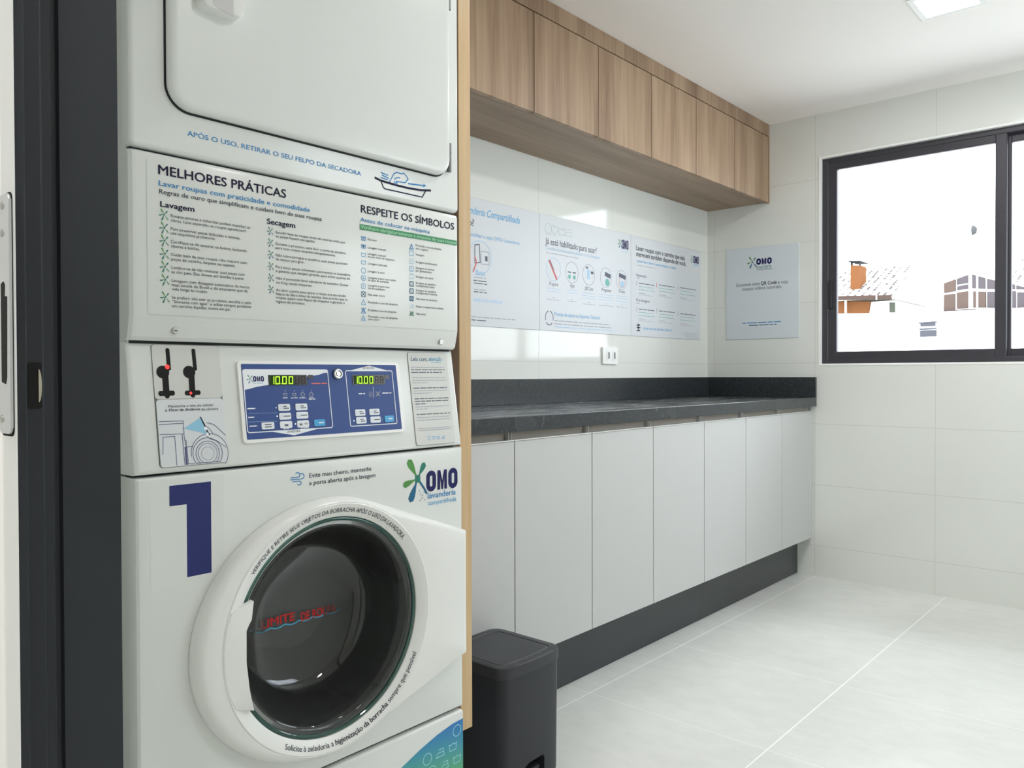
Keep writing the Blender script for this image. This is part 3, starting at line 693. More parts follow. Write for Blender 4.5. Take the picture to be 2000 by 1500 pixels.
bm = B(); w_ = hy1-hy0
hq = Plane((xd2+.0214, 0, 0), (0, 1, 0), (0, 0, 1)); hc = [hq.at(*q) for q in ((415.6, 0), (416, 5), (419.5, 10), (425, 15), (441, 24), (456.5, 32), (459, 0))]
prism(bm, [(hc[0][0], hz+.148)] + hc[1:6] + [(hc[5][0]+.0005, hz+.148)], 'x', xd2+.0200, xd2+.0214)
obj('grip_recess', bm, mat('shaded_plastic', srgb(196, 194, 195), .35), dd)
for zz in (1.50, 1.835):
    bm = B(); yh = drr+.003; hp = 0.030
    for k in range(3): cyl(bm, 'z', XD+.006, yh, zz-hp+k*2*hp/3+.0005, zz-hp+(k+1)*2*hp/3-.0005, .0046, 14)
    obj('hinge', bm, mat('hinge_steel', srgb(128, 128, 128), .4, .7), dd, smooth=30, label='steel hinge knuckle')
# dryer lettering
P_ = Print(dpn); z3 = Z(300, 180, 3.226); z6 = Z(690, 300, 8.696)
P_.text('APÓS O USO, RETIRAR O SEU FELPO DA SECADORA', z3(212, 275), z3(1307, 526), 9.6, 'blue', .010)
def px6(*q): return [z6(*a) for a in q]
P_.line(px6((370, 410), (470, 460), (620, 505), (760, 545), (950, 590), (1150, 622), (1310, 628)), .0042, 'navy')
P_.line(px6((470, 470), (510, 575), (540, 600), (1170, 740), (1225, 640)), .0024, 'navy')
P_.line(px6((615, 480), (690, 340), (740, 320), (820, 345), (850, 330), (900, 380), (930, 430), (880, 495), (790, 482), (730, 470), (715, 520)), .0021, 'blue')
P_.line(px6((700, 440), (730, 410), (790, 410)), .0021, 'blue')
P_.line(px6((700, 470), (690, 500)), .0018, 'blue'); P_.line(px6((745, 485), (735, 520)), .0018, 'blue')
for q in (((470, 320), (585, 370)), ((490, 365), (600, 420)), ((465, 405), (580, 445))): P_.line(px6(*q), .0022, 'blue')
P_.line(px6((930, 510), (1200, 545)), .0026, 'blue'); P_.poly(px6((1190, 515), (1240, 548), (1185, 575)), 'blue')
P_.build('lint_notice', wd)
# instruction panel
bm = B()
prof = [(.922, 1.1025), (.936, 1.1025), (.9415, 1.108), (XD-.0015, 1.134), (XD, 1.141), (XD, 1.378), (XD-.002, 1.384), (XD-.007, 1.3865), (.922, 1.3865)]
n = len(prof)
def pl_(k, y): return [bm.verts.new((x-(k if x > .93 else 0), y, z)) for x, z in prof]
secs = [pl_(.008, YL), pl_(.002, YL+.004), pl_(0, YL+.010), pl_(0, YR-.010), pl_(.002, YR-.004), pl_(.008, YR)]
for A, Bv in zip(secs, secs[1:]):
    for i in range(n): f = bm.faces.new((A[i], A[(i+1) % n], Bv[(i+1) % n], Bv[i])); f.smooth = True
bm.faces.new(secs[0][::-1]); bm.faces.new(secs[-1])
ip = obj('instruction_panel', bm, M_white, wd, smooth=20)
P_ = Print(dpn, .0006); z4 = Z(290, 300, 4.1676); z5 = Z(500, 420, 7.895); z7 = Z(690, 450, 7.895); z8 = Z(640, 380, 5.0)
q = [dpn.at(*z4(78, 165)), dpn.at(*z4(1118, 360))]
P_.text('MELHORES PRÁTICAS', z4(80, 165), z4(1118, 362), 18, 'navy', .016)
P_.text('Lavar roupas com praticidade e comodidade', z4(84, 258), z4(1312, 478), 10, 'blue', .012)
P_.text('Regras de ouro que simplificam e cuidam bem de suas roupas', z4(86, 323), z4(1408, 550), 8.8, 'ink', .004)
P_.text('Lavagem', z4(96, 430), z4(372, 475), 10.5, 'navy', .020); P_.text('Secagem', z4(964, 572), z4(1193, 606), 10.5, 'navy', .020)
for yy, xx in ((497, 127), (603, 129), (708, 131), (815, 133), (920, 134), (1027, 136), (1168, 138)): P_.splash(dpn.at(*z4(xx, yy)), .016, ('leaf', 'teal', 'teal', 'teal', 'green'))
for yy, xx in ((245, 222), (425, 225), (608, 228), (788, 230), (965, 232), (1145, 235)): P_.splash(dpn.at(*z5(xx, yy)), .013, ('teal', 'teal', 'teal', 'deep', 'deep'))
for t_, x0, y0, x1, y1 in (('Roupas escuras e coloridas podem manchar as', 180, 518, 826, 610), ('claras. Lave separado, as roupas agradecem!', 180, 553, 792, 640), ('Para preservar peças delicadas e íntimas,', 180, 622, 745, 700),
        ('use saquinhos protetores.', 180, 657, 545, 704), ('Certifique-se de esvaziar os bolsos, fechando', 180, 725, 798, 805), ('zíperes e botões.', 182, 762, 417, 790), ('Cuide bem de suas roupas, não misture com', 182, 832, 800, 900),
        ('peças de cozinha, limpeza ou tapetes.', 184, 868, 706, 925), ('Lembre-se de não misturar suas peças com', 186, 938, 783, 995), ('as dos pets. Elas devem ser lavadas à parte.', 186, 972, 778, 1030), ('Lavagem com dosagem automática da marca', 188, 1045, 820, 1098),
        ('mais amada do Brasil e do amaciante que dá', 188, 1078, 805, 1130), ('vida longa às roupas.', 190, 1112, 482, 1136), ('Se preferir não usar os produtos, escolha o ciclo', 190, 1182, 835, 1226), ('“Somente com água” e utilize sempre produtos', 192, 1215, 835, 1258), ('em versões líquidas, nunca em pó.', 192, 1250, 665, 1280)):
    P_.text(t_, z4(x0, y0), z4(x1, y1), 5.6, 'ink', .002)
for t_, x0, y0, x1, y1 in (('Sacudir bem as roupas antes de secá-las evita que', 300, 285, 1370, 437), ('as peças fiquem enrugadas.', 303, 343, 912, 427), ('Durante o processo, evite abrir a porta da secadora', 300, 460, 1380, 605), ('para suas roupas secarem adequadamente.', 303, 523, 1228, 640),
        ('Não sobrecarregue a secadora, suas peças precisam', 305, 640, 1408, 768), ('de espaço para girar.', 303, 698, 745, 747), ('Para secar peças volumosas, permaneça na lavanderia', 303, 815, 1452, 945), ('e garanta que estejam girando para evitar queima de', 305, 878, 1445, 1000),
        ('Não é permitido lavar edredons de tamanho Queen', 308, 990, 1418, 1100), ('ou King nestas máquinas.', 308, 1053, 862, 1108), ('Ao abrir a porta para retirar a roupa, tire seu tecido', 308, 1172, 1380, 1266), ('felpos do filtro antes de levá-las. Isso previne que as', 308, 1232, 1408, 1324),
        ('roupas saiam com fiapos da máquina e garante a', 308, 1290, 1365, 1372), ('higiene do processo.', 308, 1346, 755, 1387)):
    P_.text(t_, z5(x0, y0), z5(x1, y1), 5.0, 'ink', .0)
P_.text('RESPEITE OS SÍMBOLOS', z6(130, 1002), z6(1708, 1292), 14.5, 'navy', .012)
P_.text('Antes de colocar na máquina', z6(120, 1148), z6(1295, 1358), 7.6, 'blue', .008)
g0 = dpn.at(*z8(313, 314)); g1 = dpn.at(*z8(1259, 475)); gv = (g0[1]+g1[1])/2
P_.poly([(g0[0], gv-.0052), (g1[0], gv-.0052), (g1[0], gv+.0052), (g0[0], gv+.0052)], 'green', False)
P_.text('Verifique obrigatoriamente a etiqueta de suas roupas', (g0[0]+.002, gv-.0028), (g1[0]-.002, gv-.0028), 5, 'mint', .008, px=False, lay=1, capm=.0062)
for i, yy in enumerate((125, 245, 375, 492, 620, 735, 860, 985, 1105, 1235, 1352)):
    c = dpn.at(*z7(155, yy)); k = .0098; col = ('blue', 'blue', 'sky', 'sky', 'sky', 'sky', 'sky', 'deep', 'sky', 'blue', 'sky')[i]; lw = .0010
    if i in (0, 2, 3): P_.tub(c, k, col, lw)
    if i == 0: P_.cross(c, k*.8, col, lw)
    if i == 1: P_.tub(c, k, col, lw); P_.circ(c, k*.2, 'deep', None, False)
    if i in (4, 5, 6, 7): P_.circ(c, k*.52, col, lw, False)
    if i == 5: P_.tri(c, k*.35, col, lw)
    if i == 6: P_.line([(c[0], c[1]-k*.22), (c[0], c[1]+k*.22)], lw, col, False)
    if i == 7: P_.cross(c, k, col, lw)
    if i > 7: P_.tri(c, k, col, lw)
    if i == 9: P_.cross(c, k, col, lw)
    if i == 10: P_.line([(c[0]-k*.25, c[1]-k*.2), (c[0]+k*.25, c[1]-k*.2)], lw*1.5, col, False)
for i, yy in enumerate((250, 352, 475, 592, 705, 825, 935, 1052, 1170, 1285)):
    c = dpn.at(*z7(897, yy)); k = .0094; col = ('blue', 'sky', 'lightblue', 'sky', 'lightblue', 'deep', 'deep', 'deep', 'lightblue', 'teal')[i]; lw = .0010
    if i == 0: P_.tri(c, k, col, lw*1.6)
    if 1 <= i <= 7: P_.sq(c, k, col, lw)
    if i == 2: P_.line([(c[0]-k*.3, c[1]), (c[0]+k*.3, c[1])], lw, col, False)
    if i == 3: P_.line([(c[0]-k*.1, c[1]-k*.3), (c[0]-k*.1, c[1]+k*.3)], lw, col, False)
    if i == 4: P_.line([(c[0]-k*.5, c[1]+k*.5), (c[0], c[1]+k*.25), (c[0]+k*.5, c[1]+k*.5)], lw, col, False)
    if i in (5, 6, 7): P_.circ(c, k*.45, col, lw*.8, False)
    if i in (5, 6): P_.circ(c, k*.1, col, None, False)
    if i == 7: P_.cross(c, k*.9, col, lw)
    if i > 7: P_.iron(c, k, col, lw)
    if i == 9: P_.cross(c, k, col, lw)
for t_, x0, y0, x1, y1 in (('Não lavar', 218, 152, 362, 172), ('Lavagem manual', 222, 278, 497, 316), ('Lavagem manual', 222, 374, 497, 412), ('ou por meio de máquinas', 222, 418, 632, 472), ('Lavagem delicada', 222, 526, 518, 560), ('Lavagem à seco', 222, 642, 480, 672),
        ('Lavagem à seco com todos', 225, 742, 652, 786), ('os tipos de solventes', 225, 782, 548, 814), ('Lavagem à seco com', 225, 862, 555, 892), ('tricloroetileno', 225, 904, 482, 931), ('Não lavar à seco', 225, 1003, 487, 1030), ('Permitido o uso de alvejante', 225, 1120, 680, 1162),
        ('Proibido o uso de alvejante', 228, 1242, 660, 1278), ('Permitido o uso de alvejante', 228, 1342, 682, 1372), ('com cloro', 228, 1382, 395, 1396), ('Permitido o uso de alvejante', 958, 245, 1358, 307), ('sem oxigênio', 958, 293, 1150, 321), ('Secagem', 960, 384, 1090, 404),
        ('Secagem na horizontal', 960, 502, 1285, 542), ('Secagem na vertical', 960, 588, 1245, 627), ('por gotejamento', 960, 635, 1205, 662), ('Secagem em varal', 962, 728, 1225, 757), ('Secagem na secadora', 962, 822, 1272, 857), ('à temperatura baixa', 962, 865, 1250, 893),
        ('Secagem na secadora', 964, 938, 1275, 968), ('à temperatura máxima', 964, 977, 1290, 1007), ('Não secar na secadora', 966, 1068, 1288, 1098), ('Passar à temperatura mínima', 968, 1185, 1385, 1224), ('Não passar', 970, 1298, 1120, 1313)):
    P_.text(t_, z7(x0, y0), z7(x1, y1), 4.2, 'ink', .0)
INKS['edge'] = mat('ink_edge', srgb(196, 199, 196), .5)
ue = (dpn.at(284, 302)[0]+dpn.at(290, 618)[0])/2; ve = (dpn.at(290, 618)[1]+dpn.at(880, 647)[1])/2
P_.line([(ue, 1.372), (ue, max(ve, 1.1415)), (YR-.010, max(ve, 1.1415))], .0007, 'edge', False)
P_.build('lettering', ip)
for px, py in ((342, 646), (861, 668)):
    a = Plane((.9455, 0, 0), (0, 1, 0), (0, 0, 1)).at(px, py)
    bm = B(); cyl(bm, 'x', a[0], a[1], .938, .9475, .0052, 20, .001); box(bm, .9472, .9478, a[0]-.003, a[0]+.003, a[1]-.0006, a[1]+.0006, mi=1)
    obj('panel_screw', bm, [M_steel, M_seam], wd, label='steel screw')
# control console
bm = B()
CX0, CX1, CZ0, CZ1 = .957, .928, .9005, 1.1000
prof = [(.22, CZ0), (CX0, CZ0), (CX1, CZ1), (.22, CZ1)]
prism(bm, [(x, z) for x, z in prof], 'y', YL, YR)
bmesh.ops.bevel(bm, geom=[e for e in bm.edges if min(v.co.x for v in e.verts) > .9], offset=.008, segments=3, affect='EDGES', profile=.5)
cc = obj('control_console', bm, M_white, wd, smooth=30)
cpl = Plane((CX0, 0, CZ0), (0, 1, 0), (CX1-CX0, 0, CZ1-CZ0))
def slab(name, pts, h0, h1, m, par, lab=None, bev=0.0):
    bm = B(); a = [bm.verts.new(cpl.pt(u, v, h0)) for u, v in pts]; b = [bm.verts.new(cpl.pt(u, v, h1)) for u, v in pts]; k = len(pts)
    bm.faces.new(a[::-1]); top = bm.faces.new(b)
    for i in range(k): bm.faces.new((a[i], a[(i+1) % k], b[(i+1) % k], b[i]))
    if bev: bmesh.ops.bevel(bm, geom=list(top.edges), offset=bev, segments=2, affect='EDGES', profile=.5)
    return obj(name, bm, m, par, label=lab)
zk = Z(230, 640, 5.0); zc_ = Z(450, 680, 4.2553); zn = Z(780, 680, 7.5)
def rect_of(zf_, tl, tr, br, bl):
    q = [cpl.at(*zf_(*a)) for a in (tl, tr, br, bl)]
    return ((q[0][0]+q[3][0])/2, (q[1][0]+q[2][0])/2, (q[2][1]+q[3][1])/2, (q[0][1]+q[1][1])/2)
# coin plate
r_ = rect_of(zk, (318, 163), (968, 185), (1078, 1318), (415, 1362))
slab('coin_seam', rrect(r_[0]-.0008, r_[1]+.0008, r_[2]-.0008, r_[3]+.0008, .006), -.001, .0003, mat('seam_grey', srgb(110, 112, 110), .6), cc, 'thin seam around the coin plate')
zmid = cpl.at(*zk(690, 693))[1]
slab('coin_plate', rrect(r_[0], r_[1], zmid, r_[3], .005), -.001, .0016, M_coin, cc, 'grey coin plate', .0005)
slab('camera_notice', rrect(r_[0]+.001, r_[1], r_[2], zmid-.0006, .005), -.001, .0020, M_poster, cc, 'white sticker with a drawing of a hand holding a phone', .0004)
for k, (bar, circ, stem_, cb, tip, led) in enumerate(((((480, 220), (495, 400)), (435, 435), ((458, 470), (470, 640)), ((415, 645), (530, 640)), (478, 668), (492, 385)), (((733, 225), (750, 402)), (692, 435), ((714, 470), (724, 640)), ((672, 640), (782, 635)), (728, 660), (715, 640)))):
    pp = Print(cpl, .0019); INKS['hole'] = M_hole
    f = lambda a: zk(*a)
    pp.line([f(bar[0]), f(bar[1])], .0062, 'hole'); pp.circ(f(bar[0]), .0031, 'hole', None, True, 0, 12); pp.line([f(bar[1]), f(circ)], .0062, 'hole')
    pp.circ(f(circ), .0100, 'hole'); pp.line([f(stem_[0]), f(stem_[1])], .0098, 'hole'); pp.line([f(circ), f(stem_[0])], .008, 'hole')
    pp.line([f(cb[0]), f(cb[1])], .0076, 'hole'); pp.circ(f(cb[0]), .0038, 'hole', None, True, 0, 12); pp.circ(f(cb[1]), .0038, 'hole', None, True, 0, 12); pp.circ(f(tip), .004, 'hole', None, True, 0, 12)
    if k == 0: pp.circ(f((478, 385)), .0036, 'redled', None, True, 1, 12)
    else: pp.circ(f((708, 640)), .0022, 'redled', None, True, 1, 12)
    pp.build('coin_slot', cc, 'black coin slot with a red light')
pp = Print(cpl, .0023)
pp.text('Mantenha a tela do celular', zk(488, 778), zk(930, 770), 5, 'ink', .002); pp.text('a 10cm de distância', zk(457, 817), zk(797, 810), 5, 'navy', .012); pp.text('da câmera', zk(810, 810), zk(975, 805), 5, 'ink', .002)
def k5(*q): return [zk(*a) for a in q]
pp.poly(k5((640, 985), (800, 882), (866, 1040)), 'cone')
for q in (((395, 920), (630, 912), (642, 1038), (405, 1046)), ((397, 948), (631, 936)), ((435, 1240), (436, 1072), (550, 1062), (572, 1345)), ((622, 1042), (650, 1340)), ((640, 1040), (655, 1150)), ((650, 1100), (660, 1100), (685, 1335)), ((655, 1168), (725, 1160)), ((680, 1330), (745, 1330)),
          ((860, 930), (930, 945), (1045, 1050)), ((855, 965), (890, 985), (925, 1040)), ((860, 1060), (900, 1090), (960, 1105), (1055, 1170)), ((630, 985), (645, 985))): pp.line(k5(*q), .0009, 'line')
pp.line(k5((655, 1170), (668, 1335)), .0030, 'line'); pp.line(k5((800, 876), (852, 975)), .0022, 'navy'); pp.line(k5((862, 1005), (886, 1045)), .0022, 'navy')
pp.circ(zk(850, 985), .0028, 'white', None, True, 1, 12); pp.circ(zk(868, 1040), .0024, 'white', None, True, 1, 12)
c = cpl.at(*zk(873, 1228))
for r in (.0245, .0195, .0105): pp.line([(c[0]+r*math.cos(a_), max(c[1]+r*math.sin(a_), r_[2]+.002)) for a_ in [2*PI*j/40 for j in range(41)] if c[1]+r*math.sin(a_) > r_[2]+.0015 or True], .0009, 'line' if r > .011 else 'pale', False)
pp.circ(c, .0158, 'pale', .0016, False); c2 = cpl.at(*zk(895, 1225))
pp.line([(c2[0]+.031*math.cos(math.radians(a)), c2[1]+.031*math.sin(math.radians(a))) for a in range(-38, 200, 14)], .0009, 'line', False)
pp.build('notice_drawing', cc)
# keypad
r_ = rect_of(zc_, (42, 100), (1388, 128), (1442, 692), (104, 798)); kr = r_
slab('keypad_frame', rrect(r_[0], r_[1], r_[2], r_[3], .006), -.001, .004, M_bezel, cc, 'white frame around the blue keypad', .0018)
r_ = rect_of(zc_, (74, 130), (1356, 147), (1420, 672), (130, 765))
slab('keypad_face', rrect(r_[0], r_[1], r_[2], r_[3], .002), -.001, .0044, M_blue, cc, 'blue keypad face')
kp = Plane(cpl.pt(0, 0, .0044), cpl.U, cpl.V)
pk = Print(kp, .0003)
def R4(tl, tr, br, bl):
    q = [kp.at(*zc_(*a)) for a in (tl, tr, br, bl)]
    return ((q[0][0]+q[3][0])/2, (q[1][0]+q[2][0])/2, (q[2][1]+q[3][1])/2, (q[0][1]+q[1][1])/2)
A = R4((97, 178), (806, 181), (850, 660), (146, 703)); Rr = R4((952, 186), (1338, 190), (1388, 625), (1002, 650))
pk.line(rrect(*A, .004), .0016, 'white', False, True); pk.line(rrect(*Rr, .003), .0016, 'white', False, True)
def kk(a, b): return kp.at(*zc_(a, b))
pk.poly([(A[0], A[3]), (A[0], kk(120, 348)[1]), kk(160, 338), kk(215, 322), kk(318, 305), kk(480, 260), kk(640, 235), kk(690, 228), kk(740, 220), kk(775, 206), (A[1], kk(800, 204)[1]), (A[1], A[3])], 'white', False)
vb = A[2]; pk.poly([(kk(330, 695)[0], vb), (kk(530, 727)[0], kk(530, 724)[1]), (kk(740, 668)[0], vb)], 'white', False); vt = Rr[3]
pk.poly([(kk(985, 183)[0], vt), (kk(1312, 185)[0], vt), (kk(1150, 143)[0], kk(1150, 145)[1])], 'white', False)
pk.text('LAVADORA', zc_(470, 706), zc_(580, 696), 5, 'ink', .010, capm=.0042, lay=1); pk.text('SECADORA', zc_(1098, 172), zc_(1195, 174), 5, 'ink', .010, capm=.0040, lay=1)
a = kk(128, 282); b = kk(275, 228); pk.omo(a[0], b[0], a[1], b[1], lay=1); pk.dashes(zc_(190, 296), zc_(272, 294), .0026, 'lightblue', 1, 1)
pk.dashes(zc_(672, 300), zc_(802, 297), .0036, 'rose', 2, 1)
for i, x in enumerate((455, 530, 600, 672)):
    c = kk(x, 386); (pk.tub if i < 2 else (lambda c_, k_, col, w_: pk.circ(c_, k_*.5, col, w_*1.4, False)))(c, .0070, 'pale', .0009)
    pk.dashes(zc_(x-20 - (8 if i in (1, 2) else 0), 418), zc_(x+20 + (8 if i in (1, 2) else 0), 416), .0022, 'white', i); pk.circ(kk(x, 355), .0008, 'white', None, False, 0, 8)
pk.dashes(zc_(652, 428), zc_(706, 426), .0022, 'white', 9)
for q in (((140, 508), (212, 505)), ((147, 581), (197, 578)), ((158, 655), (226, 650))): pk.dashes(zc_(*q[0]), zc_(*q[1]), .0030, 'white', int(q[0][0]))
for q in (((150, 542), (390, 537)), ((150, 614), (395, 607))): pk.line([zc_(*q[0]), zc_(*q[1])], .0004, 'lightblue')
for x, y, cnm in ((379, 495, 'white'), (388, 566, 'whiteled'), (540, 630, 'whiteled'), (522, 493, 'line'), (527, 562, 'line'), (672, 623, 'line'), (1020, 540, 'line'), (1026, 604, 'whiteled'), (1140, 532, 'line'), (1147, 597, 'line'), (1262, 590, 'sky')): pk.circ(kk(x, y), .0013, cnm, None, False, 0, 10)
pk.line([zc_(1186, 322), zc_(1192, 410)], .0008, 'white'); pk.dashes(zc_(1066, 384), zc_(1120, 382), .0034, 'white', 4); pk.dashes(zc_(1262, 378), zc_(1338, 376), .0034, 'white', 6)
for k in range(3):
    a = kk(1150+k*12, 362); pk.line([(a[0], a[1]), (a[0]+.0012, a[1]-.004), (a[0]-.0008, a[1]-.006), (a[0]+.0012, a[1]-.010)], .0008, 'pale', False)
c = kk(1222, 380); pk.cross(c, .009, 'pale', .0008); pk.cross((c[0]+.002, c[1]), .009, 'pale', .0008)
pk.dashes(zc_(440, 674), zc_(492, 671), .0020, 'white', 7); pk.dashes(zc_(585, 666), zc_(650, 662), .0020, 'white', 8)
pk.build('keypad_print', cc)
def seg7(pr, d, u, v, w_, h, th, col):
    sg = {'0': 'abcdef', '1': 'bc', '8': 'abcdefg'}[d]; sl = .10*h
    P = lambda x, y: (u+x+sl*(y/h), v+y)
    L = dict(a=[(0, h), (w_, h)], b=[(w_, h), (w_, h/2)], c=[(w_, h/2), (w_, 0)], d=[(0, 0), (w_, 0)], e=[(0, 0), (0, h/2)], f=[(0, h/2), (0, h)], g=[(0, h/2), (w_, h/2)])
    for s_ in sg: pr.line([P(*L[s_][0]), P(*L[s_][1])], th, col, False, lay=2)
for tl, tr, br, bl, d0, d1, sm in (((310, 224), (632, 221), (638, 305), (318, 311), 338, 515, ((642, 222), (684, 222), (686, 256), (645, 258))), ((1010, 222), (1278, 224), (1284, 301), (1018, 306), 1030, 1172, ((1280, 223), (1316, 223), (1320, 254), (1284, 256)))):
    q = R4(tl, tr, br, bl); g2 = R4(*sm)
    o = slab('display_screen', rrect(*q, .0006), .0044, .0053, M_screen, cc, 'black display reading 10.00')
    slab('sensor_window', rrect(*g2, .0006), .0044, .0052, M_screen, cc, 'small black sensor window')
    ds = Plane(cpl.pt(0, 0, .0053), cpl.U, cpl.V); pp = Print(ds, .0001)
    h = (q[3]-q[2])*0.66; v = q[2]+(q[3]-q[2])*.15; wq_ = q[1]-q[0]; wdig = wq_*.092; ctr = [q[0]+wq_*f_ for f_ in (.085, .225, .40, .565, .735, .895)]
    pp.poly([(q[0]+.0025, q[2]+.0015), (ctr[3]+wdig*.9, q[2]+.0015), (ctr[3]+wdig*.9, q[3]-.0015), (q[0]+.0025, q[3]-.0015)], 'glow', False)
    for i, dgt in enumerate('1000'): seg7(pp, dgt, ctr[i]-wdig/2-h*.04, v, wdig, h, .0017, 'led')
    pp.circ(((ctr[1]+ctr[2])/2-.0005, v), .0010, 'led', None, False, 2, 8)
    for i in (4, 5): seg7(pp, '8', ctr[i]-wdig/2-h*.04, v, wdig, h, .0014, 'ghost')
    pp.build('digits', cc, 'lit green digits 10.00')
keys = [(445, 493, 98, 56, 0), (588, 489, 98, 56, 0), (453, 566, 98, 56, 0), (595, 558, 98, 56, 0), (310, 645, 105, 58, 0), (461, 636, 102, 58, 0), (602, 629, 98, 58, 0), (740, 620, 92, 54, 1),
        (1077, 536, 84, 54, 0), (1195, 530, 84, 52, 0), (1086, 600, 84, 54, 0), (1204, 594, 84, 52, 0), (1318, 587, 76, 52, 1)]
for i, (x, y, w_, h_, bl) in enumerate(keys):
    a = kk(x-w_/2, y); b = kk(x+w_/2, y); c = kk(x, y-h_/2); d = kk(x, y+h_/2)
    u0, u1, v0, v1 = a[0], b[0], d[1], c[1]
    kb = slab('key_button', rrect(u0, u1, v0, v1, .0022), .0044, .0056, M_keyb if bl else M_key, cc, 'blue start key' if bl else None, .0004)
    kq = Plane(cpl.pt(0, 0, .0056), cpl.U, cpl.V); pp = Print(kq, .0001); uw = u1-u0; vm = (v0+v1)/2
    def dsh(ua, ub, v_, th, col):
        pp.f.append(([(ua, v_-th/2), (ub, v_-th/2), (ub, v_+th/2), (ua, v_+th/2)], [(0, 1, 2, 3)], col, 1))
    if bl: dsh(u0+uw*.4, u0+uw*.85, vm, .0022, 'white')
    elif i in (5, 6):
        dsh(u0+uw*(.36 if i == 5 else .18), u0+uw*(.66 if i == 5 else .42), vm-.001, .0034, 'grey')
        if i == 6: dsh(u0+uw*.6, u0+uw*.88, vm, .003, 'pale')
    elif i == 4: dsh(u0+uw*.24, u0+uw*.78, vm+.002, .0018, 'grey'); dsh(u0+uw*.24, u0+uw*.78, vm-.002, .0018, 'grey')
    else:
        pp.circ((u0+uw*.22, vm), .0024, 'lightblue', .0006, False)
        if i in (2, 3, 11): dsh(u0+uw*.36, u0+uw*.92, vm, .0018, 'grey')
        else: dsh(u0+uw*.40, u0+uw*.70, vm+.0017, .0018, 'grey'); dsh(u0+uw*.42, u0+uw*.88, vm-.0017, .0018, 'grey')
    pp.build('key_print', cc)
c = kk(886, 216); bm = B()
N_ = cpl.N; o_ = cpl.pt(c[0], c[1], .0044)
def ringpts(r, h, n=28): return [tuple(o_ + cpl.U*(r*math.cos(2*PI*i/n)) + cpl.V*(r*math.sin(2*PI*i/n)) + N_*h) for i in range(n)]
loft(bm, [ringpts(.0098, 0), ringpts(.0098, .004), ringpts(.0084, .006), ringpts(.0066, .006), ringpts(.0060, .0035), ringpts(.0045, .0035), ringpts(.0042, .0055)], False, True)
kl = obj('key_lock', bm, M_steel, cc, smooth=30, label='round steel key lock')
# notice plate right
r_ = rect_of(zn, (97, 68), (660, 76), (828, 1380), (262, 1426))
slab('notice_seam', rrect(r_[0]-.0007, r_[1]+.0007, r_[2]-.0007, r_[3]+.0007, .0055), -.001, .0003, mat('seam_grey', srgb(110, 112, 110), .6), cc, 'thin seam around the notice plate')
slab('notice_plate', rrect(r_[0], r_[1], r_[2], r_[3], .005), -.001, .0016, M_coin, cc, 'grey notice plate', .0005)
pp = Print(cpl, .0019); pp.dk = .5
pp.text('Leia com,', zn(160, 190), zn(400, 192), 6, 'deep', .004, shear=.2, capm=.0085); pp.text('atenção', zn(422, 190), zn(612, 190), 6, 'cyan', .008, shear=.2, capm=.0085)
pp.line([zn(455, 216), zn(595, 214)], .0008, 'cyan')
for i, (x0, y0, x1, y1, bd) in enumerate(((155, 285, 645, 290, 0), (165, 323, 655, 327, 1), (165, 362, 612, 364, 1), (178, 438, 668, 440, 0), (185, 476, 680, 478, 0), (185, 514, 405, 512, 0), (195, 590, 690, 590, 1), (200, 630, 690, 628, 0), (205, 668, 465, 664, 0), (215, 746, 712, 740, 1), (220, 784, 712, 776, 1), (225, 826, 378, 822, 1), (228, 864, 722, 853, 0), (235, 902, 405, 896, 0), (245, 974, 735, 962, 1), (250, 1022, 737, 1003, 0), (255, 1060, 740, 1043, 0), (270, 1184, 760, 1158, 0), (275, 1214, 745, 1186, 0))):
    pp.dashes(zn(x0, y0), zn(x1, y1), .0036 if bd else .0026, 'grey' if bd else 'pale', i)
cs = [cpl.at(*zn(*q)) for q in ((428, 1318), (497, 1316), (562, 1312), (632, 1305))]; pp.four(cs, .0078, 'sky', .0010)
pp.build('notice_print', cc)

# washer front panel with the round opening
NA = 96
def rect_loop(x, k, z0, z1):
    out = []; y0, y1 = YL+k, YR-k; a_, b_ = z0+k, z1-k; r = .010
    pts = rrect(y0, y1, a_, b_, r, 6)
    for i in range(NA):
        t = 2*PI*i/NA; dx, dy = math.cos(t), math.sin(t); best = None
        for (p, q) in zip(pts, pts[1:]+pts[:1]):
            ex, ey = q[0]-p[0], q[1]-p[1]; den = dx*ey-dy*ex
            if abs(den) < 1e-12: continue
            s_ = ((p[0]-YC)*ey-(p[1]-ZD)*ex)/den; u_ = ((p[0]-YC)*dy-(p[1]-ZD)*dx)/den
            if s_ > 0 and -1e-6 <= u_ <= 1+1e-6: best = s_ if best is None else max(best, s_)
        out.append((x, YC+dx*best, ZD+dy*best))
    return out
def circ_loop(x, r, cy=YC, cz=ZD): return [(x, cy+r*math.cos(2*PI*i/NA), cz+r*math.sin(2*PI*i/NA)) for i in range(NA)]
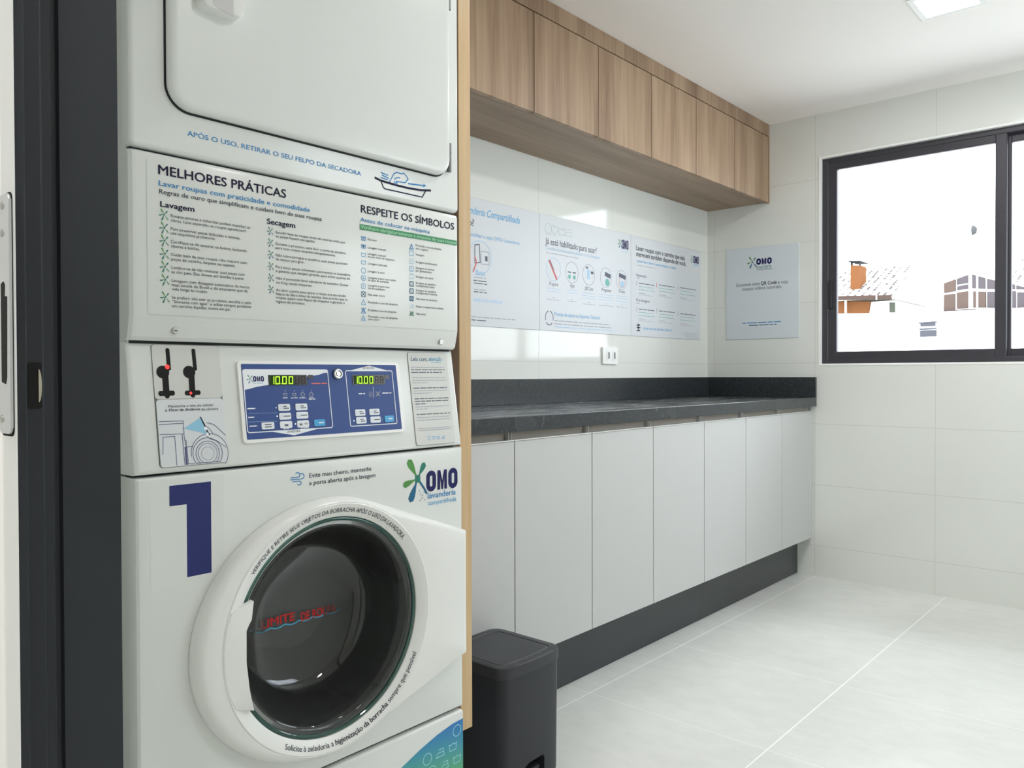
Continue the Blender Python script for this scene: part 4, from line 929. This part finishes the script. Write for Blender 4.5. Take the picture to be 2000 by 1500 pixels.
# the radial loops miss the four corners, so build the plate as a prism with bevelled edges and a bored hole
bm = B()
def plate(z0, z1):
    # outer corner-true polygon split into four fans around the hole
    pts = [(YL, z0), (YR, z0), (YR, z1), (YL, z1)]
    loops = []
    for (x, k) in ((.930, 0.0), (XW-.010, 0.0), (XW-.0045, .0012), (XW-.0012, .0045), (XW, .010)):
        y0, y1, a_, b_ = YL+k, YR-k, z0+k*.8, z1-k*.8
        m_ = NA//4; L = []
        for (p, q) in (((y1, a_), (y1, b_)), ((y1, b_), (y0, b_)), ((y0, b_), (y0, a_)), ((y0, a_), (y1, a_))):
            for i in range(m_): L.append((x, p[0]+(q[0]-p[0])*i/m_, p[1]+(q[1]-p[1])*i/m_))
        loops.append(L)
    def circ(x, r): return [(x, YC+r*math.cos(-PI/4+2*PI*i/NA), ZD+r*math.sin(-PI/4+2*PI*i/NA)) for i in range(NA)]
    loops += [circ(XW, .215), circ(.930, .215)]
    loft(bm, loops)
plate(.3455, .8965)
wf = obj('washer_front', bm, M_white, wd, smooth=25)
wpl = Plane((XW, 0, 0), (0, 1, 0), (0, 0, 1)); zw = Z(230, 880, 2.42)
INKS['film'] = mat('clear_film', srgb(220, 223, 221), .24)
pp = Print(wpl, .0002)
qa = wpl.at(*zw(150, 150)); qb = wpl.at(*zw(150, 672))
pp.poly([(qa[0], qb[1]), (qa[0]+.118, qb[1]), (qa[0]+.118, qa[1]), (qa[0], qa[1])], 'film', False)
o1 = [wpl.at(*zw(*q)) for q in ((243, 165), (440, 148), (440, 575), (328, 600), (328, 255), (243, 262))]
yt, yb2 = (o1[0][1]+o1[1][1])/2, (o1[2][1]+o1[3][1])/2; ym = (o1[4][1]+o1[5][1])/2; ul, um, ur = o1[0][0], o1[3][0], o1[1][0]
pp.poly([(um, yb2), (ur, yb2), (ur, ym), (um, ym)], 'one', False, 1); pp.poly([(ul, ym), (ur, ym), (ur, yt), (ul, yt)], 'one', False, 1)
pp.build('number_sticker', wf, 'clear sticker with a large navy number 1')
pp = Print(wpl, .0004)
pp.text('Evite mau cheiro, mantenha', zw(905, 124), zw(1198, 98), 8.5, 'navy', .004); pp.text('a porta aberta após a lavagem', zw(905, 158), zw(1217, 130), 8.5, 'navy', .004)
def wq(*q): return [zw(*a) for a in q]
for x0, y0, cx_, cy_, r_h, sgn in ((818, 129, 849, 115, 11, 1), (816, 139, 868, 121, 12.5, 1), (826, 148, 857, 153.5, 9.5, -1)):
    pp.line(wq((x0, y0), *[(cx_+r_h*math.sin(a_), cy_+sgn*r_h*math.cos(a_)) for a_ in [j*PI*1.3/12 for j in range(13)]]), .0016, 'blue')
pp.build('lettering', wf)
pp = Print(wpl, .0004)
a = wpl.at(*zw(1372, 190)); b = wpl.at(*zw(1605, 82)); v0 = (wpl.at(*zw(1460, 192))[1]+wpl.at(*zw(1605, 178))[1])/2; v1 = (wpl.at(*zw(1460, 94))[1]+wpl.at(*zw(1605, 82))[1])/2
c = wpl.at(*zw(1417, 132)); K = .105
for ang, L, wdt, col in ((122, .047, .0150, 'leaf'), (57, .036, .0125, 'teal'), (196, .040, .0125, 'leaf'), (246, .050, .0150, 'deep')): pp.drop(c, math.radians(ang), .006, L, wdt, col)
pp.line([(c[0]+.004, c[1]-.005), (c[0]+.017, c[1]-.021), (c[0]+.024, c[1]-.032)], .0045, 'deep', False); s_ = .0072; pp.poly([(c[0]-s_, c[1]-s_*1.1), (c[0]+s_, c[1]-s_*1.1), (c[0]+s_*.9, c[1]+s_), (c[0]-s_*.9, c[1]+s_)], 'teal', False, 1)
l0 = wpl.at(*zw(1458, 140))[0]; l1 = wpl.at(*zw(1605, 130))[0]; Wt = (l1-l0)/.60
pp2 = pp; u0b = l1-Wt
n0 = len(pp.f); pp.omo(u0b, l1, v0-(v1-v0)*.045, v1+(v1-v0)*.09); pp.f = pp.f[:n0] + [q for q in pp.f[n0:] if q[2] == 'logo']
pp.text('lavanderia', zw(1465, 226), zw(1597, 208), 10, 'blue', .012, capm=.0118); pp.text('compartilhada', zw(1465, 256), zw(1600, 240), 8, 'sky', .004, capm=.0095)
for x, y in ((1425, 190), (1432, 205), (1440, 212), (1447, 198), (1438, 225), (1450, 232), (1430, 235)): pp.circ(wpl.at(*zw(x, y)), .0016, 'pale', None, False, 0, 8)
pp.build('brand_logo', wf, 'green splash and navy three-letter logo')
# washer door
hull_c = []
for i in range(120):
    t = 2*PI*i/120; a_ = .262 if math.cos(t) < 0 else .230
    hull_c.append((YC+a_*math.cos(t), ZD+.229*math.sin(t)))
hull_c += [(-2.9425, .7236), (-2.9425, .467)]
def hull(pts):
    pts = sorted(pts); cr_ = lambda o, a, b: (a[0]-o[0])*(b[1]-o[1])-(a[1]-o[1])*(b[0]-o[0])
    lo_, up_ = [], []
    for p in pts:
        while len(lo_) > 1 and cr_(lo_[-2], lo_[-1], p) <= 0: lo_.pop()
        lo_.append(p)
    for p in reversed(pts):
        while len(up_) > 1 and cr_(up_[-2], up_[-1], p) <= 0: up_.pop()
        up_.append(p)
    return lo_[:-1]+up_[:-1]
H = hull(hull_c); ND = 180
TH = sorted([2*PI*i/ND for i in range(ND)] + [math.atan2(.7236-ZD, -2.9425-YC) % (2*PI), math.atan2(.467-ZD, -2.9425-YC) % (2*PI)])
def hr(t):
    dx, dy = math.cos(t), math.sin(t); best = 0
    for p, q in zip(H, H[1:]+H[:1]):
        ex, ey = q[0]-p[0], q[1]-p[1]; den = dx*ey-dy*ex
        if abs(den) < 1e-12: continue
        s_ = ((p[0]-YC)*ey-(p[1]-ZD)*ex)/den; u_ = ((p[0]-YC)*dy-(p[1]-ZD)*dx)/den
        if s_ > 0 and -1e-5 <= u_ <= 1+1e-5: best = max(best, s_)
    return best
HR = [hr(t) for t in TH]
def dl_(x, f): return [(x, YC+f(i)*math.cos(t), ZD+f(i)*math.sin(t)) for i, t in enumerate(TH)]
bm = B()
loft(bm, [dl_(XW+.0005, lambda i: HR[i]), dl_(XW+.010, lambda i: HR[i]-.0005), dl_(XW+.018, lambda i: HR[i]-.004), dl_(XW+.0225, lambda i: HR[i]-.009), dl_(XW+.0245, lambda i: max(HR[i]-.016, .2205)),
          dl_(XW+.0240, lambda i: .2195), dl_(XW+.0256, lambda i: .2175), dl_(XW+.0250, lambda i: .2150), dl_(XW+.0175, lambda i: .1975), dl_(XW+.0150, lambda i: .1942), dl_(XW+.008, lambda i: .1935), dl_(XW-.004, lambda i: .1935), dl_(XW-.004, lambda i: .212), dl_(XW+.0005, lambda i: .214)])
wdoor = obj('washer_door', bm, M_door_w, wd, smooth=28)
hp = Plane((XW+.0225, 0, 0), (0, 1, 0), (0, 0, 1))
def hh(*q): return [hp.at(*zw(*a)) for a in q]
e = hh((640, 710), (612, 697), (602, 850), (604, 1000), (618, 1120), (642, 1228), (612, 1240))
bm = B()
arcp = [(YC+.2165*math.cos(a), ZD+.2165*math.sin(a)) for a in [math.radians(d_) for d_ in range(203, 155, -6)]]
pts = [e[0], e[1], (e[2][0]-.001, e[2][1]), e[3], e[4], e[5]] + arcp
pts = [e[0], (e[0][0]-.004, e[0][1]-.03), (e[2][0]-.001, e[2][1]), e[3], (e[4][0], e[4][1]), e[5]] + arcp
prism(bm, pts, 'x', XW+.002, XW+.0258, .0016, 2, which='front')
obj('door_handle', bm, M_door_w, wdoor, smooth=30, label='white grip covering the left of the door glass')
bm = B(); lathe_x(bm, YC, ZD, [(.1934, XW+.008), (.1934, XW+.013), (.191, XW+.0145), (.1885, XW+.0145), (.1870, XW+.013), (.1870, XW+.008)], 96)
obj('glass_rim', bm, M_rim, wdoor, smooth=40, label='teal glass rim')
bm = B()
lathe_x(bm, YC, ZD, [(.1925, XW+.006), (.1925, XW+.010), (.182, XW+.012), (.174, XW+.006), (.166, XW-.020), (.152, XW-.070), (.140, XW-.092), (.120, XW-.104), (.060, XW-.1085), (.001, XW-.109),
                     (.001, XW-.114), (.060, XW-.1135), (.122, XW-.109), (.144, XW-.096), (.157, XW-.072), (.171, XW-.022), (.179, XW+.002), (.1925, XW+.006)], 96)
bmesh.ops.remove_doubles(bm, verts=bm.verts, dist=1e-5)
obj('door_glass', bm, M_glass, wdoor, smooth=50, label='bowl-shaped smoked door glass')
cone = lambda u, v: -.0225+.0175+(math.hypot(u-YC, v-ZD)-.1975)*.0075/.0175
pp = Print(hp, .0005, cone)
pp.arc('VERIFIQUE E RETIRE SEUS OBJETOS DA BORRACHA APÓS O USO DA LAVADORA.', (YC, ZD), .2025, 143, 40, .0080, 'ink', .006)
t2 = 'Solicite à zeladoria a higienização da borracha sempre que possível'
i0 = t2.index('higi'); i1 = t2.index(' sempre')
pp.arc(t2, (YC, ZD), .2105, 239, 333, .0084, 'ink', .004, inside=True, runs=(i0, i1))
pp.build('lettering', wdoor)
# limit notice on the glass
gp = Plane((XW-.1085, 0, 0), (0, 1, 0), (0, 0, 1)); pp = Print(gp, .0004)
pp.text('LIMITE', zw(680, 832), zw(835, 810), 16, 'red', .028); pp.text('DE ROUPA', zw(866, 798), zw(1030, 768), 16, 'red', .028)
wv = []
a = gp.at(*zw(650, 852)); b = gp.at(*zw(1045, 770)); vm = (a[1]+b[1])/2
for i in range(49):
    t = i/48; wv.append((a[0]+(b[0]-a[0])*t, vm - .004*abs(math.sin(t*PI*6)) + .003))
pp.line(wv, .0026, 'cyan', False); pp.build('limit_notice', wdoor, 'red clothes limit lettering with a blue wave line')
# drum
bm = B(); lathe_x(bm, YC, ZD, [(.2145, .936), (.230, .93), (.232, .90), (.240, .88), (.240, .52), (.225, .50), (.10, .495), (.001, .495)], 72)
obj('drum', bm, M_drum, wd, smooth=40)
bm = B(); lathe_x(bm, YC, ZD, [(.214, .951), (.205, .953), (.198, .945), (.202, .925), (.196, .905), (.206, .895), (.228, .905)], 72)
obj('door_gasket', bm, M_rubber, wd, smooth=50)
# lower access panel with patterned sticker
bm = B(); prism(bm, rrect(YL, YR, .004, .3395, .008, 4), 'x', .930, XW, .006, 3, which='front'); lp = obj('lower_panel', bm, M_white, wd, smooth=30)
for q in ((.925, .945, .336, .349), (.91, .935, .893, .903), (.905, .925, 1.096, 1.105), (.915, .935, 1.384, 1.392)):
    bm = B(); box(bm, q[0], q[1], YL+.006, YR-.006, q[2], q[3]); obj('panel_seam', bm, M_seam, wd, label='dark seam between two panels')
mg = mat('blue_green_print', srgb(60, 140, 200), .35); t = NT(mg); sp = t.n('ShaderNodeSeparateXYZ'); t.l(t.pos(), sp.inputs[0])
fz = t.math('ADD', t.math('MULTIPLY', t.math('SUBTRACT', sp.outputs[2], .20), 7.0), t.math('MULTIPLY', t.math('SUBTRACT', sp.outputs[1], -2.94), .9))
t.l(t.ramp(fz, [(0.15, srgb(86, 172, 130)), (0.5, srgb(62, 150, 176)), (0.78, srgb(44, 120, 190))]), t.b.inputs['Base Color'])
INKS['pattern'] = mg; INKS['patline'] = mat('ink_pattern_line', srgb(160, 214, 226), .35)
pp = Print(wpl, .0003)
c0 = wpl.at(*zw(1637, 1262)); yr = YR-.004
P0 = [(yr, .02), (yr, c0[1]), (yr-.030, c0[1]-.0015), (yr-.075, c0[1]-.010), (yr-.12, c0[1]-.023), (yr-.17, c0[1]-.041), (yr-.24, c0[1]-.075), (yr-.33, c0[1]-.13), (yr-.40, .10), (yr-.46, .02)]
pp.poly(P0, 'pattern', False)
rnd = random.Random(4); k = 0
for r in range(9):
    for cidx in range(12):
        u = yr-.018-cidx*.036-(r % 2)*.012; v = c0[1]-.020-r*.030
        top = c0[1]-.0015-max(0, (yr-u)*.30-.004)-max(0, (yr-u-.15))*.25
        if v+.014 > top or u < yr-.40 + r*.0: continue
        s_ = (k + r) % 4; k += 1
        (lambda: pp.circ((u, v), .0115, 'patline', .0016, False, 1) if s_ == 0 else pp.heart((u, v), .025, 'patline', .0016) if s_ == 1 else pp.tub((u, v), .021, 'patline', .0016) if s_ == 2 else pp.iron((u, v), .021, 'patline', .0016))()
for i, q in enumerate(pp.f):
    if q[2] == 'patline': pp.f[i] = (q[0], q[1], q[2], 1)
pp.build('pattern_sticker', lp, 'blue and green sticker with laundry symbols')

# ================================================================== OUTSIDE THE WINDOW
YO = 38.0; GZ = -6.0
structbox('ground', mat('pale_pavement', srgb(172, 172, 168), .9), [(-70, 40, 3, 90, GZ-.2, GZ)])
op = Plane((0, YO, 0), (1, 0, 0), (0, 0, 1)); zo = Z(1620, 430, 5.1737)
def oo(a, b): return op.at(*zo(a, b))
M_stuc = mat('white_stucco', srgb(240, 240, 236), .8)
M_rooft = mat('grey_roof_tile', srgb(150, 140, 138), .8)
def roof_mat():
    m = mat('ridged_roof_tile', srgb(150, 138, 136), .8); t = NT(m); tc = t.n('ShaderNodeTexCoord').outputs['Object']
    wv = t.n('ShaderNodeTexWave', bands_direction='X'); wv.inputs['Scale'].default_value = 0.85; wv.inputs['Distortion'].default_value = 1.2; wv.inputs['Detail'].default_value = 1; t.l(tc, wv.inputs['Vector'])
    n = t.noise(t.scaled(tc, 1, 3, 3), 2.6, 2); f = t.math('MULTIPLY', t.math('GREATER_THAN', wv.outputs[1], .66), t.math('GREATER_THAN', n, .46))
    t.l(t.mix(f, srgb(232, 228, 224), (.036, .027, .028, 1)), t.b.inputs['Base Color']); return m
M_roof = roof_mat()
M_brick = mat('orange_brick', (.15, .062, .026, 1), .9, spec=0.05); M_beam = mat('brown_fascia', (.066, .045, .038, 1), .8, spec=0.05); M_pan2 = mat('far_window_glass', (.078, .066, .072, 1), .6, spec=0.05); M_pan3 = mat('brown_curtain', (.092, .066, .056, 1), .8, spec=0.05); M_dk = mat('dark_grey_metal', (.035, .037, .04, 1), .7, spec=0.05)
def oprism(bm, pts, y0, y1): prism(bm, [oo(*q) for q in pts], 'y', y0, y1)
h1 = thing('house', 'house with grey tiled roof and an orange brick chimney outside the window', 'house', (oo(350, 900)[0], YO, 0))
bm = B(); q = [oo(-400, 805), oo(620, 800)]; box(bm, q[0][0], q[1][0], YO+.8, YO+8, GZ, q[1][1]); obj('house_wall', bm, M_stuc, h1)
bm = B(); q = [oo(60, 800), oo(625, 775)]; r0 = oo(260, 500); r1 = oo(605, 440)
vv = [bm.verts.new(p) for p in ((oo(-450, 800)[0], YO, q[1][1]), (q[1][0], YO, q[1][1]), (r1[0], YO+5, r1[1]+.5), (oo(-200, 440)[0], YO+5, r1[1]+.5), (q[1][0], YO+10, q[1][1]), (oo(-450, 800)[0], YO+10, q[1][1]))]
bm.faces.new(vv[:4]); bm.faces.new((vv[3], vv[2], vv[4], vv[5]))
for f in (bm.faces.new((vv[1], vv[4], vv[2])), bm.faces.new((vv[0], vv[3], vv[5])), bm.faces.new((vv[0], vv[5], vv[4], vv[1]))): f.material_index = 1
obj('tiled_roof', bm, [M_roof, M_stuc], h1)
bm = B(); oprism(bm, [(-400, 778), (622, 755), (622, 800), (-400, 812)], YO-.05, YO+.15); obj('fascia_board', bm, M_beam, h1)
oc = Plane((0, YO+1.5, 0), (1, 0, 0), (0, 0, 1))
bm = B(); prism(bm, [oc.at(*zo(*q)) for q in ((212, 455), (304, 455), (304, 800), (212, 800))], 'y', YO+1.5, YO+2.6); ch = obj('chimney', bm, M_brick, h1)
bm = B(); prism(bm, [oc.at(*zo(*q)) for q in ((197, 413), (316, 411), (316, 420), (197, 423))], 'y', YO+1.4, YO+2.7)
for a in (211, 294): prism(bm, [oc.at(*zo(*q)) for q in ((a, 418), (a+11, 418), (a+11, 458), (a, 458))], 'y', YO+1.55, YO+1.75)
obj('chimney_cap', bm, M_dk, ch, label='grey metal chimney cap')
bm = B(); oprism(bm, [(-400, 815), (372, 812), (352, 930), (-400, 940)], YO+.6, YO+.85); obj('brick_wall', bm, M_brick, h1, label='orange brick wall')
bm = B(); oprism(bm, [(560, 820), (618, 820), (618, 925), (560, 925)], YO+.75, YO+.82); obj('house_window', bm, mat('pale_window', (.07, .075, .06, 1), .6, spec=.05), h1)
bm = B(); oprism(bm, [(132, 790), (146, 790), (146, 935), (132, 935)], YO+.3, YO+.45); oprism(bm, [(474, 755), (486, 755), (486, 805), (474, 805)], YO-.1, YO-.06); obj('downpipe', bm, M_stuc, h1)
h2 = thing('house', 'house with a glazed gable sunroom outside the right of the window', 'house', (oo(1500, 900)[0], YO, 0))
bm = B(); oprism(bm, [(1145, 632), (1400, 545), (1436, 540), (2060, 690), (2500, 790), (2500, 930), (1145, 925)], YO+.15, YO+6); obj('sunroom_frame', bm, M_stuc, h2)
panes = [((1152, 638), (1270, 596), (1270, 716), (1155, 736), 1), ((1284, 592), (1396, 552), (1396, 632), (1284, 650), 0), ((1288, 668), (1396, 648), (1396, 692), (1288, 706), 0), ((1155, 755), (1265, 740), (1265, 910), (1150, 915), 1), ((1284, 732), (1396, 715), (1396, 888), (1284, 892), 1),
         ((1438, 545), (1570, 582), (1570, 692), (1438, 686), 0), ((1590, 588), (1700, 615), (1700, 695), (1590, 694), 0), ((1448, 718), (1578, 722), (1578, 880), (1448, 880), 2), ((1592, 722), (1700, 722), (1700, 882), (1592, 882), 0),
         ((1800, 628), (1870, 650), (1870, 697), (1800, 695), 0), ((1886, 655), (2060, 700), (1886, 698), None, 0), ((1800, 715), (1880, 715), (1880, 885), (1800, 882), 0), ((1895, 728), (2060, 728), (2060, 885), (1895, 885), 0)]
for q in panes:
    bm = B(); oprism(bm, [p for p in q[:4] if p], YO+.05, YO+.2); obj('sunroom_pane', bm, (M_pan2, M_pan3, M_pan3)[q[4]], h2)
bm = B(); oprism(bm, [(1120, 922), (1400, 900), (2500, 890), (2500, 905), (1400, 912), (1130, 934)], YO-.1, YO+.3); obj('sill_band', bm, mat('pinkish_tile_edge', (.075, .06, .058, 1), .8, spec=.05), h2)
bm = B(); a = oo(1560, 560); b = oo(2500, 560); r0 = oo(1540, 370)
vv = [bm.verts.new(p) for p in ((a[0], YO+6.2, oo(1560, 560)[1]+.2), (b[0]+2, YO+6.2, a[1]+.2), (b[0]+2, YO+11, oo(1, 300)[1]+.3), (a[0], YO+11, oo(1, 300)[1]+.3), (a[0], YO+16, a[1]+.2), (b[0]+2, YO+16, a[1]+.2))]
bm.faces.new(vv[:4]); bm.faces.new((vv[3], vv[2], vv[5], vv[4])); 
for f in (bm.faces.new((vv[0], vv[3], vv[4])), bm.faces.new((vv[1], vv[5], vv[2])), bm.faces.new((vv[0], vv[4], vv[5], vv[1]))): f.material_index = 1
obj('tiled_roof', bm, [M_roof, M_stuc], h2)
bm = B(); box(bm, a[0]+.3, b[0]+1.5, YO+6.6, YO+15.6, GZ, a[1]+.2); q = [oo(1145, 925), oo(2500, 925)]; box(bm, q[0][0], q[1][0], YO+.16, YO+5.9, GZ, q[0][1]); obj('house_wall', bm, M_stuc, h2)
bm = B(); oprism(bm, [(1450, 405), (1485, 405), (1485, 640), (1450, 640)], YO+5.0, YO+5.5); oprism(bm, [(1450, 372), (1550, 372), (1550, 385), (1450, 400)], YO+4.9, YO+5.6); obj('chimney', bm, mat('pale_grey_render', srgb(205, 205, 205), .8), h2)
# satellite dish on a white mast
sd = thing('satellite_dish', 'small grey satellite dish on a white mast above the sunroom house', 'satellite dish', (oo(1452, 100)[0], YO-1, 0))
ds_ = Plane((0, YO-1, 0), (1, 0, 0), (0, 0, 1)); c = ds_.at(*zo(1450, 102)); R = abs(ds_.at(*zo(1450, 52))[1]-c[1])
bm = B(); n = 24; L = []
for rr, dx in ((.001, .46), (.35, .42), (.65, .32), (.87, .16), (1.0, 0.0)): L.append([(c[0]+dx*R*1.7, YO-1+rr*R*math.cos(2*PI*i/n), c[1]+rr*R*math.sin(2*PI*i/n)) for i in range(n)])
L.append([(x-.03, y, z) for x, y, z in L[-1]]); L.append([(c[0]+.75*R, YO-1+.01*math.cos(2*PI*i/n), c[1]+.01*math.sin(2*PI*i/n)) for i in range(n)])
loft(bm, L, True, True); obj('dish', bm, mat('dish_grey', (.07, .072, .072, 1), .7, spec=.05), sd)
bm = B(); cyl(bm, 'z', c[0]+R*.8, YO-1, GZ, c[1], .04, 10); obj('mast', bm, M_stuc, sd)
# low white building in front with a louvred vent
lb = thing('building', 'plain white low building below the houses outside the window', 'building', (oo(900, 1200)[0], YO-10, 0))
lp2 = Plane((0, YO-10, 0), (1, 0, 0), (0, 0, 1)); a = lp2.at(*zo(-900, 945)); b = lp2.at(*zo(2900, 945))
bm = B(); box(bm, a[0], b[0], YO-10, YO-4, -6, lp2.at(*zo(600, 950))[1]); obj('building_wall', bm, M_stuc, lb)
bm = B()
for q in (((910, 1035), (1085, 1022), (1085, 1034), (910, 1047)), ((928, 1046), (1072, 1040), (1072, 1068), (928, 1074)), ((918, 1097), (1084, 1088), (1084, 1099), (918, 1108)), ((924, 1118), (1084, 1112), (1084, 1174), (924, 1180))):
    prism(bm, [lp2.at(*zo(*p)) for p in q], 'y', YO-10.12, YO-9.98)
obj('louvre_vent', bm, mat('vent_grey', (.07, .07, .08, 1), .7, spec=.05), lb, label='grey louvred vent')
